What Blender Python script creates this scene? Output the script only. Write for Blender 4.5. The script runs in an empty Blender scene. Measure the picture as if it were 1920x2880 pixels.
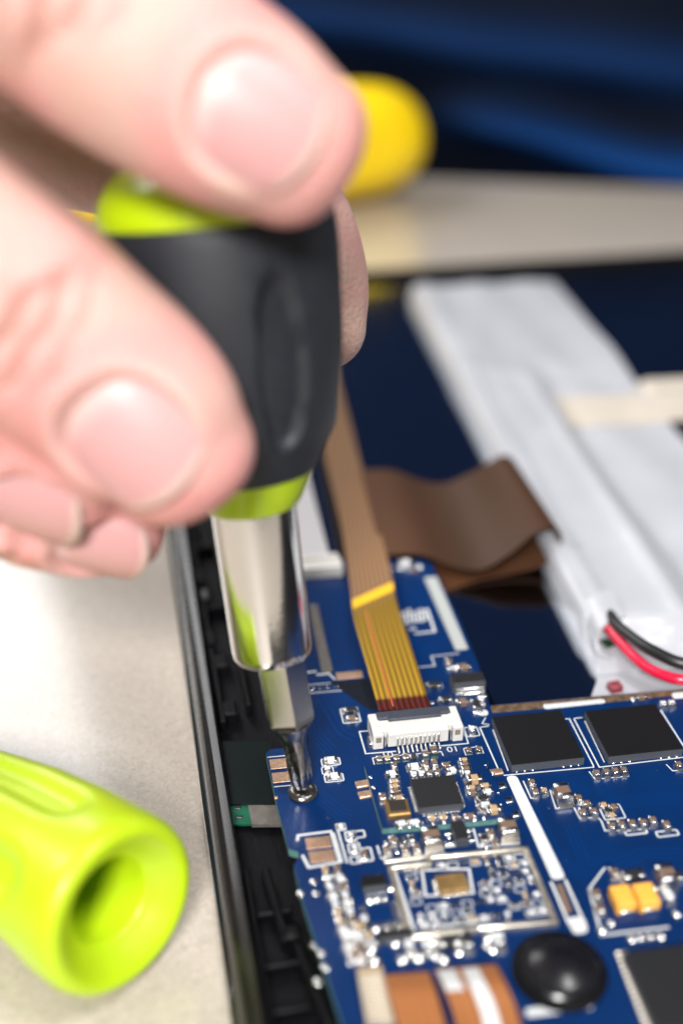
import bpy, bmesh, math, random
import numpy as np
from mathutils import Matrix, Vector

# ------------------------------------------------------------------ camera model (all code units are millimetres)
S = 0.001
F = 3290.0; CX, CY = 960.0, 1440.0; CAMH = 91.0
ZB = 5.0                                     # top of the circuit board above the table
pitch = math.atan((CY + 410) / F)
yaw = math.atan((CX - 213) / F * math.cos(pitch))
FWDH = np.array([math.sin(yaw), math.cos(yaw), 0.0]); RIGHT = np.array([math.cos(yaw), -math.sin(yaw), 0.0])
FWD = FWDH * math.cos(pitch) - np.array([0, 0, 1.0]) * math.sin(pitch)
UP = np.cross(RIGHT, FWD)
CAM = np.array([-27.661, -97.080, CAMH])
def ray(px, py): return FWD + RIGHT * (px - CX) / F - UP * (py - CY) / F
def P(px, py, z=ZB):
    d = ray(px, py); return CAM + d * ((z - CAM[2]) / d[2])
def D(px, py, depth): return CAM + ray(px, py) * depth
def V(*a): return np.array(a, float)
def nrm(v): return np.asarray(v, float) / np.linalg.norm(v)

scene = bpy.context.scene
cd = bpy.data.cameras.new('camera'); cam = bpy.data.objects.new('camera', cd); scene.collection.objects.link(cam)
m = Matrix.Identity(4)
for i in range(3):
    m[i][0] = RIGHT[i]; m[i][1] = UP[i]; m[i][2] = -FWD[i]; m[i][3] = CAM[i] * S
cam.matrix_world = m
cd.sensor_fit = 'VERTICAL'; cd.sensor_height = 36.0; cd.lens = 36.0 * F / 2880.0
cd.clip_start = 0.005; cd.clip_end = 20.0
cd.dof.use_dof = True; cd.dof.focus_distance = 0.1265; cd.dof.aperture_fstop = cd.lens / 4.6; cd.dof.aperture_blades = 0
scene.camera = cam
scene.view_settings.view_transform = 'Standard'; scene.view_settings.look = 'None'
scene.view_settings.exposure = 0.0; scene.view_settings.gamma = 1.0
try: scene.view_settings.use_curve_mapping = False
except Exception: pass
w = bpy.data.worlds.new('World'); scene.world = w; w.use_nodes = True
bg = w.node_tree.nodes['Background']; bg.inputs[0].default_value = (0.93, 0.96, 1.0, 1); bg.inputs[1].default_value = 0.125

def area(name, loc, target, size, power, color):
    ld = bpy.data.lights.new(name, 'AREA'); ld.shape = 'RECTANGLE'; ld.size = size[0] * S; ld.size_y = size[1] * S
    ld.energy = power; ld.color = color
    o = bpy.data.objects.new(name, ld); scene.collection.objects.link(o)
    o.location = Vector(loc) * S
    o.rotation_euler = (Vector(target) - Vector(loc)).to_track_quat('-Z', 'Y').to_euler()
    return o
area('window_light', (-480, 260, 560), (0, 30, 0), (300, 300), 3.3, (1.0, 0.985, 0.96))
area('far_window_light', (-235, 610, 430), (-40, 20, 0), (300, 400), 2.3, (1.0, 1.0, 1.0))
area('softbox_light', (150, -170, 520), (0, 20, 10), (130, 130), 2.0, (1.0, 0.98, 0.96))
area('room_light', (-150, -430, 390), (-10, 20, 20), (110, 110), 5.3, (1.0, 0.975, 0.955))

# ------------------------------------------------------------------ helpers
COL = scene.collection
ORG = {}
def thing(name, label, cat, loc=(0, 0, 0), group=None):
    o = bpy.data.objects.new(name, None); COL.objects.link(o); o.empty_display_size = 0.005
    o.location = Vector(loc) * S; ORG[o.name] = V(*loc)
    o['label'] = label; o['category'] = cat
    if group: o['group'] = group
    return o
def tag(o, label, cat, group=None):
    o['label'] = label; o['category'] = cat
    if group: o['group'] = group
    return o
def rawmesh(name, verts, faces, mat, smooth=None, uv=None):
    me = bpy.data.meshes.new(name)
    v = np.asarray(verts, float) * S
    me.from_pydata(v.tolist(), [], [list(map(int, f)) for f in faces]); me.validate(); me.update()
    if mat is not None: me.materials.append(mat)
    if smooth is not None:
        me.polygons.foreach_set('use_smooth', [True] * len(me.polygons))
        if smooth < 180: me.set_sharp_from_angle(angle=math.radians(smooth))
    if uv is not None:
        l = me.uv_layers.new(name='UVMap')
        vi = np.empty(len(me.loops), int); me.loops.foreach_get('vertex_index', vi)
        l.data.foreach_set('uv', np.asarray(uv, float)[vi].ravel())
    me.update()
    return me
def fixnormals(me):
    bm = bmesh.new(); bm.from_mesh(me); bmesh.ops.recalc_face_normals(bm, faces=bm.faces); bm.to_mesh(me); bm.free()
def link(name, me, parent=None, loc=None, rz=0.0):
    """me is in its own frame; loc is in world millimetres"""
    o = bpy.data.objects.new(name, me); COL.objects.link(o)
    loc = V(0, 0, 0) if loc is None else V(*loc)
    if parent is not None:
        o.parent = parent; o.location = Vector(loc - ORG[parent.name]) * S
    else: o.location = Vector(loc) * S
    o.rotation_euler = (0, 0, rz); ORG[o.name] = loc
    return o
def obj(name, verts, faces, mat, parent=None, smooth=None, uv=None, fix=True):
    """verts in world millimetres; origin at the base centre"""
    verts = np.asarray(verts, float)
    c = (verts.min(0) + verts.max(0)) / 2; c[2] = verts[:, 2].min()
    me = rawmesh(name, verts - c, faces, mat, smooth, uv)
    if fix: fixnormals(me)
    return link(name, me, parent, c)
class MB:
    def __init__(s): s.v = []; s.f = []; s.uv = []
    def add(s, v, f):
        n = len(s.v); s.v += [tuple(map(float, p)) for p in v]; s.f += [[i + n for i in q] for q in f]; return s
    def box(s, c, size, rz=0.0, bev=0.0, taper=0.0):
        s.add(*cbox(c, size, rz, bev, taper)); return s
    def prism(s, pts, z0, z1): s.add(*prism(pts, z0, z1)); return s
    def build(s, name, mat, parent=None, smooth=None): return obj(name, s.v, s.f, mat, parent, smooth)
def cbox(c, size, rz=0.0, bev=0.0, taper=0.0):
    """box, c = centre of the base; top edges and corners chamfered by bev"""
    x, y, z = size[0] / 2, size[1] / 2, size[2]
    b = min(bev, x * .9, y * .9, z * .9)
    def ring(x, y, zz, k):
        if k <= 0: return [(-x, -y, zz), (x, -y, zz), (x, y, zz), (-x, y, zz)]
        return [(-x + k, -y, zz), (x - k, -y, zz), (x, -y + k, zz), (x, y - k, zz), (x - k, y, zz), (-x + k, y, zz), (-x, y - k, zz), (-x, -y + k, zz)]
    if b > 0:
        t = taper
        rs = [ring(x, y, 0, b * .6), ring(x - t, y - t, z - b, b * .6), ring(x - t - b, y - t - b, z, b * .25)]; n = 8
    else: rs = [ring(x, y, 0, 0), ring(x - taper, y - taper, z, 0)]; n = 4
    v = [p for r in rs for p in r]; f = [list(range(n))[::-1], [len(v) - n + i for i in range(n)]]
    for k in range(len(rs) - 1):
        for i in range(n): f.append([k * n + i, k * n + (i + 1) % n, (k + 1) * n + (i + 1) % n, (k + 1) * n + i])
    v = np.array(v); cs, sn = math.cos(rz), math.sin(rz)
    v = np.stack([v[:, 0] * cs - v[:, 1] * sn, v[:, 0] * sn + v[:, 1] * cs, v[:, 2]], 1) + V(*c)
    return v, f
def prism(pts, z0, z1):
    n = len(pts); v = [(p[0], p[1], z0) for p in pts] + [(p[0], p[1], z1) for p in pts]
    f = [list(range(n))[::-1], list(range(n, 2 * n))] + [[i, (i + 1) % n, n + (i + 1) % n, n + i] for i in range(n)]
    return v, f
def rounded(pts, r, n=4):
    out = []; N = len(pts); pts = [V(p[0], p[1]) for p in pts]
    for i in range(N):
        a, b, c = pts[i - 1], pts[i], pts[(i + 1) % N]
        rr = min(r, np.linalg.norm(a - b) * .45, np.linalg.norm(c - b) * .45)
        p0 = b + nrm(a - b) * rr; p1 = b + nrm(c - b) * rr
        for k in range(n + 1):
            t = k / n; out.append((1 - t) ** 2 * p0 + 2 * t * (1 - t) * b + t * t * p1)
    return out
def frame(axis, ref=None):
    a = nrm(axis); ref = V(0, 0, 1) if ref is None else ref
    if abs(a @ nrm(ref)) > .98: ref = V(1, 0, 0)
    x = nrm(np.cross(ref, a)); y = np.cross(a, x); return x, y, a
def lathe(base, axis, prof, n=48, fn=None, ref=None, caps=(True, True)):
    """prof: list of (t, r); fn(t, ang, r) -> r"""
    x, y, a = frame(axis, ref); v = []; f = []
    for t, r in prof:
        for k in range(n):
            g = 2 * math.pi * k / n; rr = fn(t, g, r) if fn else r
            v.append(base + a * t + (x * math.cos(g) + y * math.sin(g)) * rr)
    for j in range(len(prof) - 1):
        for k in range(n): f.append([j * n + k, j * n + (k + 1) % n, (j + 1) * n + (k + 1) % n, (j + 1) * n + k])
    if caps[0]: f.append(list(range(n))[::-1])
    if caps[1]: f.append([(len(prof) - 1) * n + k for k in range(n)])
    return v, f
def catmull(pts, per=8):
    p = [np.asarray(q, float) for q in pts]; p = [2 * p[0] - p[1]] + p + [2 * p[-1] - p[-2]]; out = []
    for i in range(1, len(p) - 2):
        for k in range(per):
            t = k / per; a, b, c, d = p[i - 1], p[i], p[i + 1], p[i + 2]
            out.append(.5 * ((2 * b) + (c - a) * t + (2 * a - 5 * b + 4 * c - d) * t * t + (3 * b - a - 3 * c + d) * t ** 3))
    out.append(p[-2]); return out
def tube(path, r, n=12):
    path = [np.asarray(p, float) for p in path]; v = []; f = []; N = len(path); ref = V(.13, .2, .97)
    for i, p in enumerate(path):
        t = nrm(path[min(i + 1, N - 1)] - path[max(i - 1, 0)]); x, y, _ = frame(t, ref)
        rr = r[i] if hasattr(r, '__len__') else r
        for k in range(n):
            g = 2 * math.pi * k / n; v.append(p + (x * math.cos(g) + y * math.sin(g)) * rr)
    for j in range(N - 1):
        for k in range(n): f.append([j * n + k, j * n + (k + 1) % n, (j + 1) * n + (k + 1) % n, (j + 1) * n + k])
    f.append(list(range(n))[::-1]); f.append([(N - 1) * n + k for k in range(n)])
    return v, f
def ribbon(ea, eb, th, per=8, across=6, bow=0.0):
    """flat flexible strip between two edge polylines, with thickness; returns verts, faces, uv"""
    A = catmull(ea, per); B = catmull(eb, per); N = len(A); v = []; uv = []; f = []
    mid = [(a + b) / 2 for a, b in zip(A, B)]; M = across + 1
    L = [0.0]
    for i in range(1, N): L.append(L[-1] + np.linalg.norm(mid[i] - mid[i - 1]))
    for side in (0, 1):
        for i in range(N):
            t = nrm(mid[min(i + 1, N - 1)] - mid[max(i - 1, 0)]); nn = nrm(np.cross(t, B[i] - A[i]))
            for k in range(M):
                s = k / across
                v.append(A[i] * (1 - s) + B[i] * s + nn * (th / 2 if side == 0 else -th / 2) + nn * bow * math.sin(math.pi * s)); uv.append((s, L[i] / L[-1]))
    o = N * M
    for i in range(N - 1):
        for k in range(across):
            q = [i * M + k, i * M + k + 1, (i + 1) * M + k + 1, (i + 1) * M + k]
            f.append(q); f.append([o + j for j in q[::-1]])
        for k, fl in ((0, 0), (across, 1)):
            f.append([i * M + k, (i + 1) * M + k, o + (i + 1) * M + k, o + i * M + k])
    for i in (0, N - 1):
        for k in range(across): f.append([i * M + k, i * M + k + 1, o + i * M + k + 1, o + i * M + k])
    return v, f, uv

# ------------------------------------------------------------------ materials
def mat(name, col, rough=.5, metal=0.0, coat=0.0, coat_r=.1, var=0.0, vscale=1.0, bump=0.0, bscale=2.0, sss=0.0, sss_r=(1, .4, .2), sss_s=1.0, spec=.5, ior=None, trans=0.0, sheen=0.0, rvar=0.0, aniso=0.0):
    M = bpy.data.materials.new(name); M.use_nodes = True; nt = M.node_tree; N = nt.nodes; b = N['Principled BSDF']
    b.inputs['Base Color'].default_value = (*col, 1); b.inputs['Roughness'].default_value = rough; b.inputs['Metallic'].default_value = metal
    b.inputs['Coat Weight'].default_value = coat; b.inputs['Coat Roughness'].default_value = coat_r
    b.inputs['Specular IOR Level'].default_value = spec
    if ior: b.inputs['IOR'].default_value = ior
    if trans: b.inputs['Transmission Weight'].default_value = trans
    if sheen: b.inputs['Sheen Weight'].default_value = sheen
    if sss:
        b.inputs['Subsurface Weight'].default_value = sss; b.inputs['Subsurface Radius'].default_value = sss_r; b.inputs['Subsurface Scale'].default_value = sss_s * S
    if var or bump or rvar:
        tc = N.new('ShaderNodeTexCoord'); mp = N.new('ShaderNodeMapping'); mp.inputs['Scale'].default_value = (1000, 1000, 1000)
        nt.links.new(tc.outputs['Object'], mp.inputs[0])
    if var or rvar:
        nz = N.new('ShaderNodeTexNoise'); nz.inputs['Scale'].default_value = vscale; nz.inputs['Detail'].default_value = 6; nt.links.new(mp.outputs[0], nz.inputs[0])
    if var:
        r = N.new('ShaderNodeValToRGB'); r.color_ramp.elements[0].position = .3; r.color_ramp.elements[1].position = .7
        r.color_ramp.elements[0].color = (*[c * (1 - var) for c in col], 1); r.color_ramp.elements[1].color = (*[min(1, c * (1 + var)) for c in col], 1)
        nt.links.new(nz.outputs[0], r.inputs[0]); nt.links.new(r.outputs[0], b.inputs['Base Color'])
    if rvar:
        mr = N.new('ShaderNodeMapRange'); mr.inputs['To Min'].default_value = max(.02, rough - rvar); mr.inputs['To Max'].default_value = rough + rvar
        nt.links.new(nz.outputs[0], mr.inputs[0]); nt.links.new(mr.outputs[0], b.inputs['Roughness'])
    if bump:
        n2 = N.new('ShaderNodeTexNoise'); n2.inputs['Scale'].default_value = bscale; n2.inputs['Detail'].default_value = 4; nt.links.new(mp.outputs[0], n2.inputs[0])
        bp = N.new('ShaderNodeBump'); bp.inputs['Strength'].default_value = bump; bp.inputs['Distance'].default_value = .0002
        nt.links.new(n2.outputs[0], bp.inputs['Height']); nt.links.new(bp.outputs[0], b.inputs['Normal'])
    return M
M_board = mat('blue_solder_mask', (.0002, .018, .086), .36, spec=.3, coat=.2, coat_r=.1, var=.14, vscale=.12, bump=.06, bscale=1.5)
M_edge = mat('fibreglass_edge', (.10, .22, .20), .5, var=.2, vscale=2)
M_trace = mat('masked_copper_trace', (.0008, .024, .115), .3, spec=.3, coat=.2, coat_r=.12)
M_silk = mat('white_screen_print', (.55, .57, .57), .55, var=.12, vscale=3)
M_pad = mat('copper_pad', (.62, .40, .27), .38, metal=.75, var=.18, vscale=2.5, bump=.25, bscale=2.0)
M_solder = mat('tin_solder', (.75, .75, .74), .15, metal=1.0, rvar=.1, vscale=3, bump=.35, bscale=3.0)
M_tin = mat('tin_terminal', (.76, .75, .73), .22, metal=1.0, rvar=.1, vscale=4, bump=.2, bscale=6)
M_pin = mat('bright_pin', (.78, .77, .74), .25, metal=1.0, bump=.2, bscale=4)
M_epoxy = mat('black_epoxy', (.005, .005, .006), .45, spec=.3, var=.25, vscale=8, bump=.25, bscale=14)
M_epoxy2 = mat('grey_epoxy', (.012, .0125, .014), .45, spec=.35, var=.2, vscale=8, bump=.25, bscale=14)
M_litsawn = mat('lit_sawn_epoxy_side', (.055, .062, .078), .55, var=.15, vscale=6, bump=.2, bscale=8)  # rough sawn sides, lightened to carry the front light
M_brown = mat('brown_ceramic', (.16, .105, .075), .5, var=.2, vscale=3)
M_tan = mat('tan_ceramic', (.42, .29, .16), .5, var=.2, vscale=3)
M_whitec = mat('white_ceramic', (.62, .63, .65), .45, var=.1, vscale=3)
M_blackc = mat('black_ceramic', (.02, .02, .022), .35)
M_tant = mat('orange_tantalum', (.80, .40, .06), .42, var=.1, vscale=1.5)
M_gold = mat('gold_metal', (.75, .47, .17), .3, metal=.9, var=.1, vscale=2)
M_frame = mat('shield_metal', (.62, .57, .48), .36, metal=.85, var=.25, vscale=1.2, bump=.2, bscale=2)
M_conn = mat('white_connector_plastic', (.60, .585, .56), .5, sss=.15, sss_r=(1, .9, .8), sss_s=.4, var=.05, vscale=1.5, bump=.12, bscale=4)
M_latch = mat('slate_latch_plastic', (.035, .042, .062), .38, bump=.5, bscale=9, var=.2, vscale=6)
M_blackp = mat('black_plastic', (.003, .003, .004), .5, spec=.12, bump=.3, bscale=3, var=.2, vscale=.5, rvar=.12)
M_rim = mat('glossy_black_rim', (.007, .006, .006), .28, coat=.1, coat_r=.1, spec=.35, rvar=.05, vscale=.4)
M_glass = mat('edge_glass', (.012, .016, .015), .06, coat=1.0, coat_r=.03)
M_plate = mat('dark_mirror_plate', (.50, .52, .56), .10, metal=1.0, rvar=.03, vscale=.15)
M_panel = mat('blue_grey_panel', (.04, .055, .10), .38, metal=.3)
M_foil = mat('battery_white_wrap', (.39, .40, .43), .3, var=.06, vscale=.08, bump=.5, bscale=.2)
M_tape = mat('beige_tape', (.50, .45, .385), .5, var=.06, vscale=.2)
M_white = mat('white_tape', (.60, .60, .61), .45, bump=.2, bscale=.4)
M_red = mat('red_wire', (.62, .006, .045), .32, coat=.3)
M_black = mat('black_wire', (.012, .012, .013), .38)
M_green = mat('green_film', (.003, .085, .045), .3, coat=.3, var=.2, vscale=.4)
M_film = mat('dark_green_film', (.0015, .005, .005), .35, spec=.2)
M_greyt = mat('grey_foam_tape', (.10, .09, .08), .7, var=.2, vscale=1.5)
M_chrome = mat('chromed_steel', (.80, .79, .76), .13, metal=1.0, rvar=.04, vscale=.6, bump=.05, bscale=2)
M_bit = mat('bit_steel', (.62, .60, .57), .22, metal=1.0, rvar=.06, vscale=2, bump=.03, bscale=5)
M_tip = mat('dark_tip_steel', (.42, .41, .40), .2, metal=1.0, rvar=.1, vscale=1.5, bump=.25, bscale=2)
M_screw = mat('black_screw_steel', (.16, .155, .15), .22, metal=.9, bump=.2, bscale=4)
M_rubber = mat('black_rubber_grip', (.013, .0155, .021), .48, bump=.25, bscale=9, var=.15, vscale=1, rvar=.06)
M_lime = mat('lime_plastic', (.47, .64, .004), .3, sss=.5, sss_r=(1.0, .95, .05), sss_s=2.2, coat=.25, coat_r=.12)
M_lime2 = mat('lime_socket_plastic', (.43, .60, .006), .4, sss=.5, sss_r=(1.0, 1.0, .05), sss_s=1.6, coat=.2, coat_r=.2, var=.03, vscale=.3)
M_yellow = mat('yellow_plastic', (.86, .60, .004), .4, sss=.3, sss_r=(1, .7, .05), sss_s=2)

def mat_table():
    M = bpy.data.materials.new('beige_speckled_table'); M.use_nodes = True; nt = M.node_tree; N = nt.nodes; b = N['Principled BSDF']; L = nt.links.new
    tc = N.new('ShaderNodeTexCoord'); mp = N.new('ShaderNodeMapping'); mp.inputs['Scale'].default_value = (1000, 1000, 1000); L(tc.outputs['Object'], mp.inputs[0])
    n1 = N.new('ShaderNodeTexNoise'); n1.inputs['Scale'].default_value = 1.5; n1.inputs['Detail'].default_value = 5; n1.inputs['Roughness'].default_value = .65; n1.inputs['Distortion'].default_value = 1.2; L(mp.outputs[0], n1.inputs[0])
    n2 = N.new('ShaderNodeTexNoise'); n2.inputs['Scale'].default_value = .05; n2.inputs['Detail'].default_value = 3; L(mp.outputs[0], n2.inputs[0])
    r = N.new('ShaderNodeValToRGB'); e = r.color_ramp.elements
    e[0].position = .34; e[0].color = (.41, .355, .295, 1); e[1].position = .66; e[1].color = (.56, .50, .435, 1)
    L(n1.outputs[0], r.inputs[0])
    r2 = N.new('ShaderNodeValToRGB'); r2.color_ramp.elements[0].color = (.90, .90, .90, 1); r2.color_ramp.elements[1].color = (1, 1, 1, 1); L(n2.outputs[0], r2.inputs[0])
    mx = N.new('ShaderNodeMix'); mx.data_type = 'RGBA'; mx.blend_type = 'MULTIPLY'; mx.inputs[0].default_value = 1; L(r.outputs[0], mx.inputs[6]); L(r2.outputs[0], mx.inputs[7]); L(mx.outputs[2], b.inputs['Base Color'])
    b.inputs['Roughness'].default_value = .4; b.inputs['Coat Weight'].default_value = 1.0; b.inputs['Coat Roughness'].default_value = .11; b.inputs['Coat IOR'].default_value = 1.55
    bp = N.new('ShaderNodeBump'); bp.inputs['Strength'].default_value = .15; bp.inputs['Distance'].default_value = .0001; L(n1.outputs[0], bp.inputs['Height']); L(bp.outputs[0], b.inputs['Normal'])
    return M
M_table = mat_table()
def mat_cloth():
    M = bpy.data.materials.new('navy_cloth'); M.use_nodes = True; nt = M.node_tree; N = nt.nodes; b = N['Principled BSDF']; L = nt.links.new
    at = N.new('ShaderNodeAttribute'); at.attribute_name = 'light_tint'
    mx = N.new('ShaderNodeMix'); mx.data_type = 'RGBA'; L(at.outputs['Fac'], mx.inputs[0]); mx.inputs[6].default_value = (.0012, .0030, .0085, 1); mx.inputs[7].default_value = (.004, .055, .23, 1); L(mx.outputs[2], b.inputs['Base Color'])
    b.inputs['Roughness'].default_value = .85; b.inputs['Specular IOR Level'].default_value = .12
    tc = N.new('ShaderNodeTexCoord'); mp = N.new('ShaderNodeMapping'); mp.inputs['Scale'].default_value = (1000, 1000, 1000); L(tc.outputs['Object'], mp.inputs[0])
    wv = N.new('ShaderNodeTexWave'); wv.inputs['Scale'].default_value = .8; wv.inputs['Distortion'].default_value = 2; L(mp.outputs[0], wv.inputs[0])
    bp = N.new('ShaderNodeBump'); bp.inputs['Strength'].default_value = .2; bp.inputs['Distance'].default_value = .0003; L(wv.outputs[0], bp.inputs['Height']); L(bp.outputs[0], b.inputs['Normal'])
    return M
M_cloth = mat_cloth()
def mat_flex(name, ramp, stripes, rough=.3, dark=.55, trans=0.0):
    """flexible printed cable; conductors run along v, counted across u"""
    M = bpy.data.materials.new(name); M.use_nodes = True; nt = M.node_tree; N = nt.nodes; b = N['Principled BSDF']; L = nt.links.new
    uv = N.new('ShaderNodeUVMap'); sp = N.new('ShaderNodeSeparateXYZ'); L(uv.outputs[0], sp.inputs[0])
    r = N.new('ShaderNodeValToRGB'); cr = r.color_ramp
    while len(cr.elements) < len(ramp): cr.elements.new(.5)
    for e, (p, c) in zip(cr.elements, ramp): e.position = p; e.color = (*c, 1)
    L(sp.outputs['Y'], r.inputs[0])
    mu = N.new('ShaderNodeMath'); mu.operation = 'MULTIPLY'; mu.inputs[1].default_value = stripes * 2 * math.pi; L(sp.outputs['X'], mu.inputs[0])
    sn = N.new('ShaderNodeMath'); sn.operation = 'SINE'; L(mu.outputs[0], sn.inputs[0])
    mr = N.new('ShaderNodeMapRange'); mr.inputs['From Min'].default_value = -.3; mr.inputs['From Max'].default_value = .5; mr.inputs['To Min'].default_value = dark; mr.inputs['To Max'].default_value = 1.0; L(sn.outputs[0], mr.inputs[0])
    mx = N.new('ShaderNodeMix'); mx.data_type = 'RGBA'; mx.blend_type = 'MULTIPLY'; mx.inputs[0].default_value = 1; L(r.outputs[0], mx.inputs[6]); L(mr.outputs[0], mx.inputs[7]); L(mx.outputs[2], b.inputs['Base Color'])
    bp = N.new('ShaderNodeBump'); bp.inputs['Strength'].default_value = .35; bp.inputs['Distance'].default_value = .00006; L(sn.outputs[0], bp.inputs['Height']); L(bp.outputs[0], b.inputs['Normal'])
    b.inputs['Roughness'].default_value = rough; b.inputs['Specular IOR Level'].default_value = .5 if rough < .4 else .2; b.inputs['Coat Weight'].default_value = .4 if rough < .4 else .0; b.inputs['Coat Roughness'].default_value = .2
    return M
M_amber = mat_flex('amber_flex', [(0, (.09, .012, .008)), (.012, (.09, .012, .008)), (.014, (.38, .22, .02)), (.14, (.30, .175, .015)), (.175, (.34, .19, .095)), (1, (.30, .17, .10))], 9, .3, .42)  # pinkish brown far stretch paints the gloss glare into the colour
M_brownflex = mat_flex('brown_flex', [(0, (.085, .04, .022)), (.25, (.042, .021, .012)), (1, (.07, .028, .012))], 22, .55, .92)
M_whiteflex = mat_flex('white_ribbon', [(0, (.52, .51, .53)), (1, (.46, .45, .48))], 14, .45, .92)
M_orangeflex = mat_flex('orange_flex', [(0, (.36, .14, .05)), (1, (.30, .11, .03))], 5, .3, .8)

# ------------------------------------------------------------------ setting: table, cloth
tb = [(-420, -260), (520, -260), (520, 0)]
e0, e1 = P(1200, 503, 0), P(1920, 532, 0)
dirn = nrm(e1 - e0); ea, eb = e0 - dirn * 620, e0 + dirn * 460
o = obj('table_top', *prism(rounded([(-700, -260), (eb[0], -260), (eb[0], eb[1]), (ea[0], ea[1])], 6), -22, 0), M_table, smooth=30)
o['kind'] = 'structure'; o['label'] = 'beige speckled table top under the open tablet'

def build_cloth():
    nx, nz = 170, 260; v = []; f = []; light_tint = []
    back = nrm(V(-dirn[1], dirn[0], 0));
    if back[1] < 0: back = -back
    for j in range(nz + 1):
        for i in range(nx + 1):
            u = -112 + 680 * i / nx; z = -160 + 640 * j / nz
            q = z + .18 * (u - 60)
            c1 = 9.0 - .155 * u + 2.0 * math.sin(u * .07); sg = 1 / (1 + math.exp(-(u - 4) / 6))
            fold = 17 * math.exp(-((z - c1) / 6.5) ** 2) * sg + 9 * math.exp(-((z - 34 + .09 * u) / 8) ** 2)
            light_tint.append(math.exp(-((z - c1 + 1.5) / 7.0) ** 2) * sg * (.45 + .55 / (1 + math.exp(-(u - 45) / 12))) + .28 * math.exp(-((z - 34 + .09 * u) / 9) ** 2) + .13 / (1 + math.exp(-(z - 62) / 6)))  # blue paints light on the fold ridges; unseen upper cloth blued for plate reflection
            fold += 5 * math.sin(q * .045 + 1.2 * math.sin(u * .012)) + 5 * math.sin(u * .028 + z * .02) + 2.2 * math.sin(u * .09 + z * .05)
            d = 60 - fold + max(0, z) * .10
            p = e0 + dirn * u + back * d
            v.append((p[0], p[1], z))
    for j in range(nz):
        for i in range(nx):
            a = j * (nx + 1) + i; f.append([a, a + 1, a + nx + 2, a + nx + 1])
    n = len(v); v += [tuple(V(*p) + back * 3) for p in v]
    f += [[q + n for q in g[::-1]] for g in f]
    W = nx + 1
    for i in range(nx): f.append([i, i + 1, n + i + 1, n + i]); a = nz * W + i; f.append([a, a + 1, n + a + 1, n + a])
    for j in range(nz): a = j * W; f.append([a, a + W, n + a + W, n + a]); a = j * W + nx; f.append([a, a + W, n + a + W, n + a])
    gar = thing('garment', 'dark navy garment with blue light painted on its folds behind the far table edge', 'clothing', (e0[0], e0[1] + 60, -160))
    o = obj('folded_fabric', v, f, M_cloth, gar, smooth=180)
    at = o.data.attributes.new('light_tint', 'FLOAT', 'POINT'); at.data.foreach_set('value', (light_tint + light_tint)[:len(o.data.vertices)])
build_cloth()

# ------------------------------------------------------------------ tablet shell
tablet = thing('tablet', 'opened black tablet lying face down with its back cover off', 'tablet', (0, 50, 0))
XL, YF, YN, XR = -23.4, 170.5, -75.0, 165.0
def path_outline(x0, y0, x1, y1, r): return rounded([(x0, y0), (x1, y0), (x1, y1), (x0, y1)], r, 8)
obj('front_glass', *prism(path_outline(XL - .55, YN, XR, YF + .6, 7), 0.05, .85), M_glass, tablet, smooth=35)
def rim_sweep():
    path = [V(p[0], p[1], 0) for p in path_outline(XL, YN + 1, XR - 1, YF, 7)]
    # profile: (inward offset, z)
    prof = [(.25, .9), (0.0, 1.3), (0.0, 2.3), (.12, 3.0), (.5, 3.75), (1.05, 4.1), (1.12, 3.95), (1.25, 3.98), (1.9, 4.25), (2.15, 4.1), (2.2, 3.7), (2.2, .9)]
    N = len(path); v = []; f = []; K = len(prof)
    for i in range(N):
        a, b, c = path[i - 1], path[i], path[(i + 1) % N]
        t = nrm(nrm(b - a) + nrm(c - b)); n = V(-t[1], t[0], 0)
        k = 1 / max(.5, abs(n @ V(-nrm(b - a)[1], nrm(b - a)[0], 0)))
        for off, z in prof: v.append(b + n * off * k + V(0, 0, z))
    for i in range(N):
        for k in range(K): f.append([i * K + k, i * K + (k + 1) % K, ((i + 1) % N) * K + (k + 1) % K, ((i + 1) % N) * K + k])
    obj('rim', v, f, M_rim, tablet, smooth=28)
rim_sweep()
obj('tray_floor', *prism(path_outline(XL + 2.3, YN + 3.4, XR - 3.4, YF - 2.3, 5), .9, 1.7), M_blackp, tablet)
# dark mirror-like metal plate behind the screen
pl = [(-9, 37.5), (11.8, 37.5), (11.8, 6.5), (150, 6.5), (150, 163.5), (-9, 163.5)]
obj('screen_plate', *prism(rounded(pl, 1.2), 1.72, 2.3), M_plate, tablet, smooth=30)
# ribs, clips and walls of the tray along the left side
def wbox(name, x, y, z, sx, sy, sz, m_=M_blackp, bev=.15, rz=0.0, par=tablet): return obj(name, *cbox((x, y, z), (sx, sy, sz), rz, bev), m_, par, smooth=40)
wbox('rib', -20.45, 72, 1.75, .7, 124, 1.6)
for y in (26.5, 41, 58, 78, 100): wbox('clip', -20.3, y, 3.36, 1.0, 3.0, .55, M_blackp, .18)
wbox('clip', -20.0, 36.8, 3.2, .7, 1.9, .75, mat('highlit_clip', (.14, .13, .13), .3, bump=.3, bscale=2), .25)  # paler clip, its highlight painted into the colour
for y in (12.5, 22.0): wbox('clip', -19.5, y, 1.75, 1.9, 2.6, 1.6, M_blackp, .3)
wbox('rib', -17.2, 42, 1.75, .6, 60, 2.0)
for y in (34, 50, 64): wbox('rib', -18.8, y, 1.75, 3.0, .6, 1.5)
p0, p1 = P(745, 2445, 3.2), P(805, 2645, 3.2); d_ = p1 - p0
wbox('rib', *((p0 + p1) / 2)[:2], 1.75, .85, np.linalg.norm(d_) , 1.7, M_blackp, .25, math.atan2(d_[1], d_[0]) - math.pi / 2)
p0, p1 = P(830, 2640, 3.2), P(930, 2880, 3.2); d_ = p1 - p0
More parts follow.
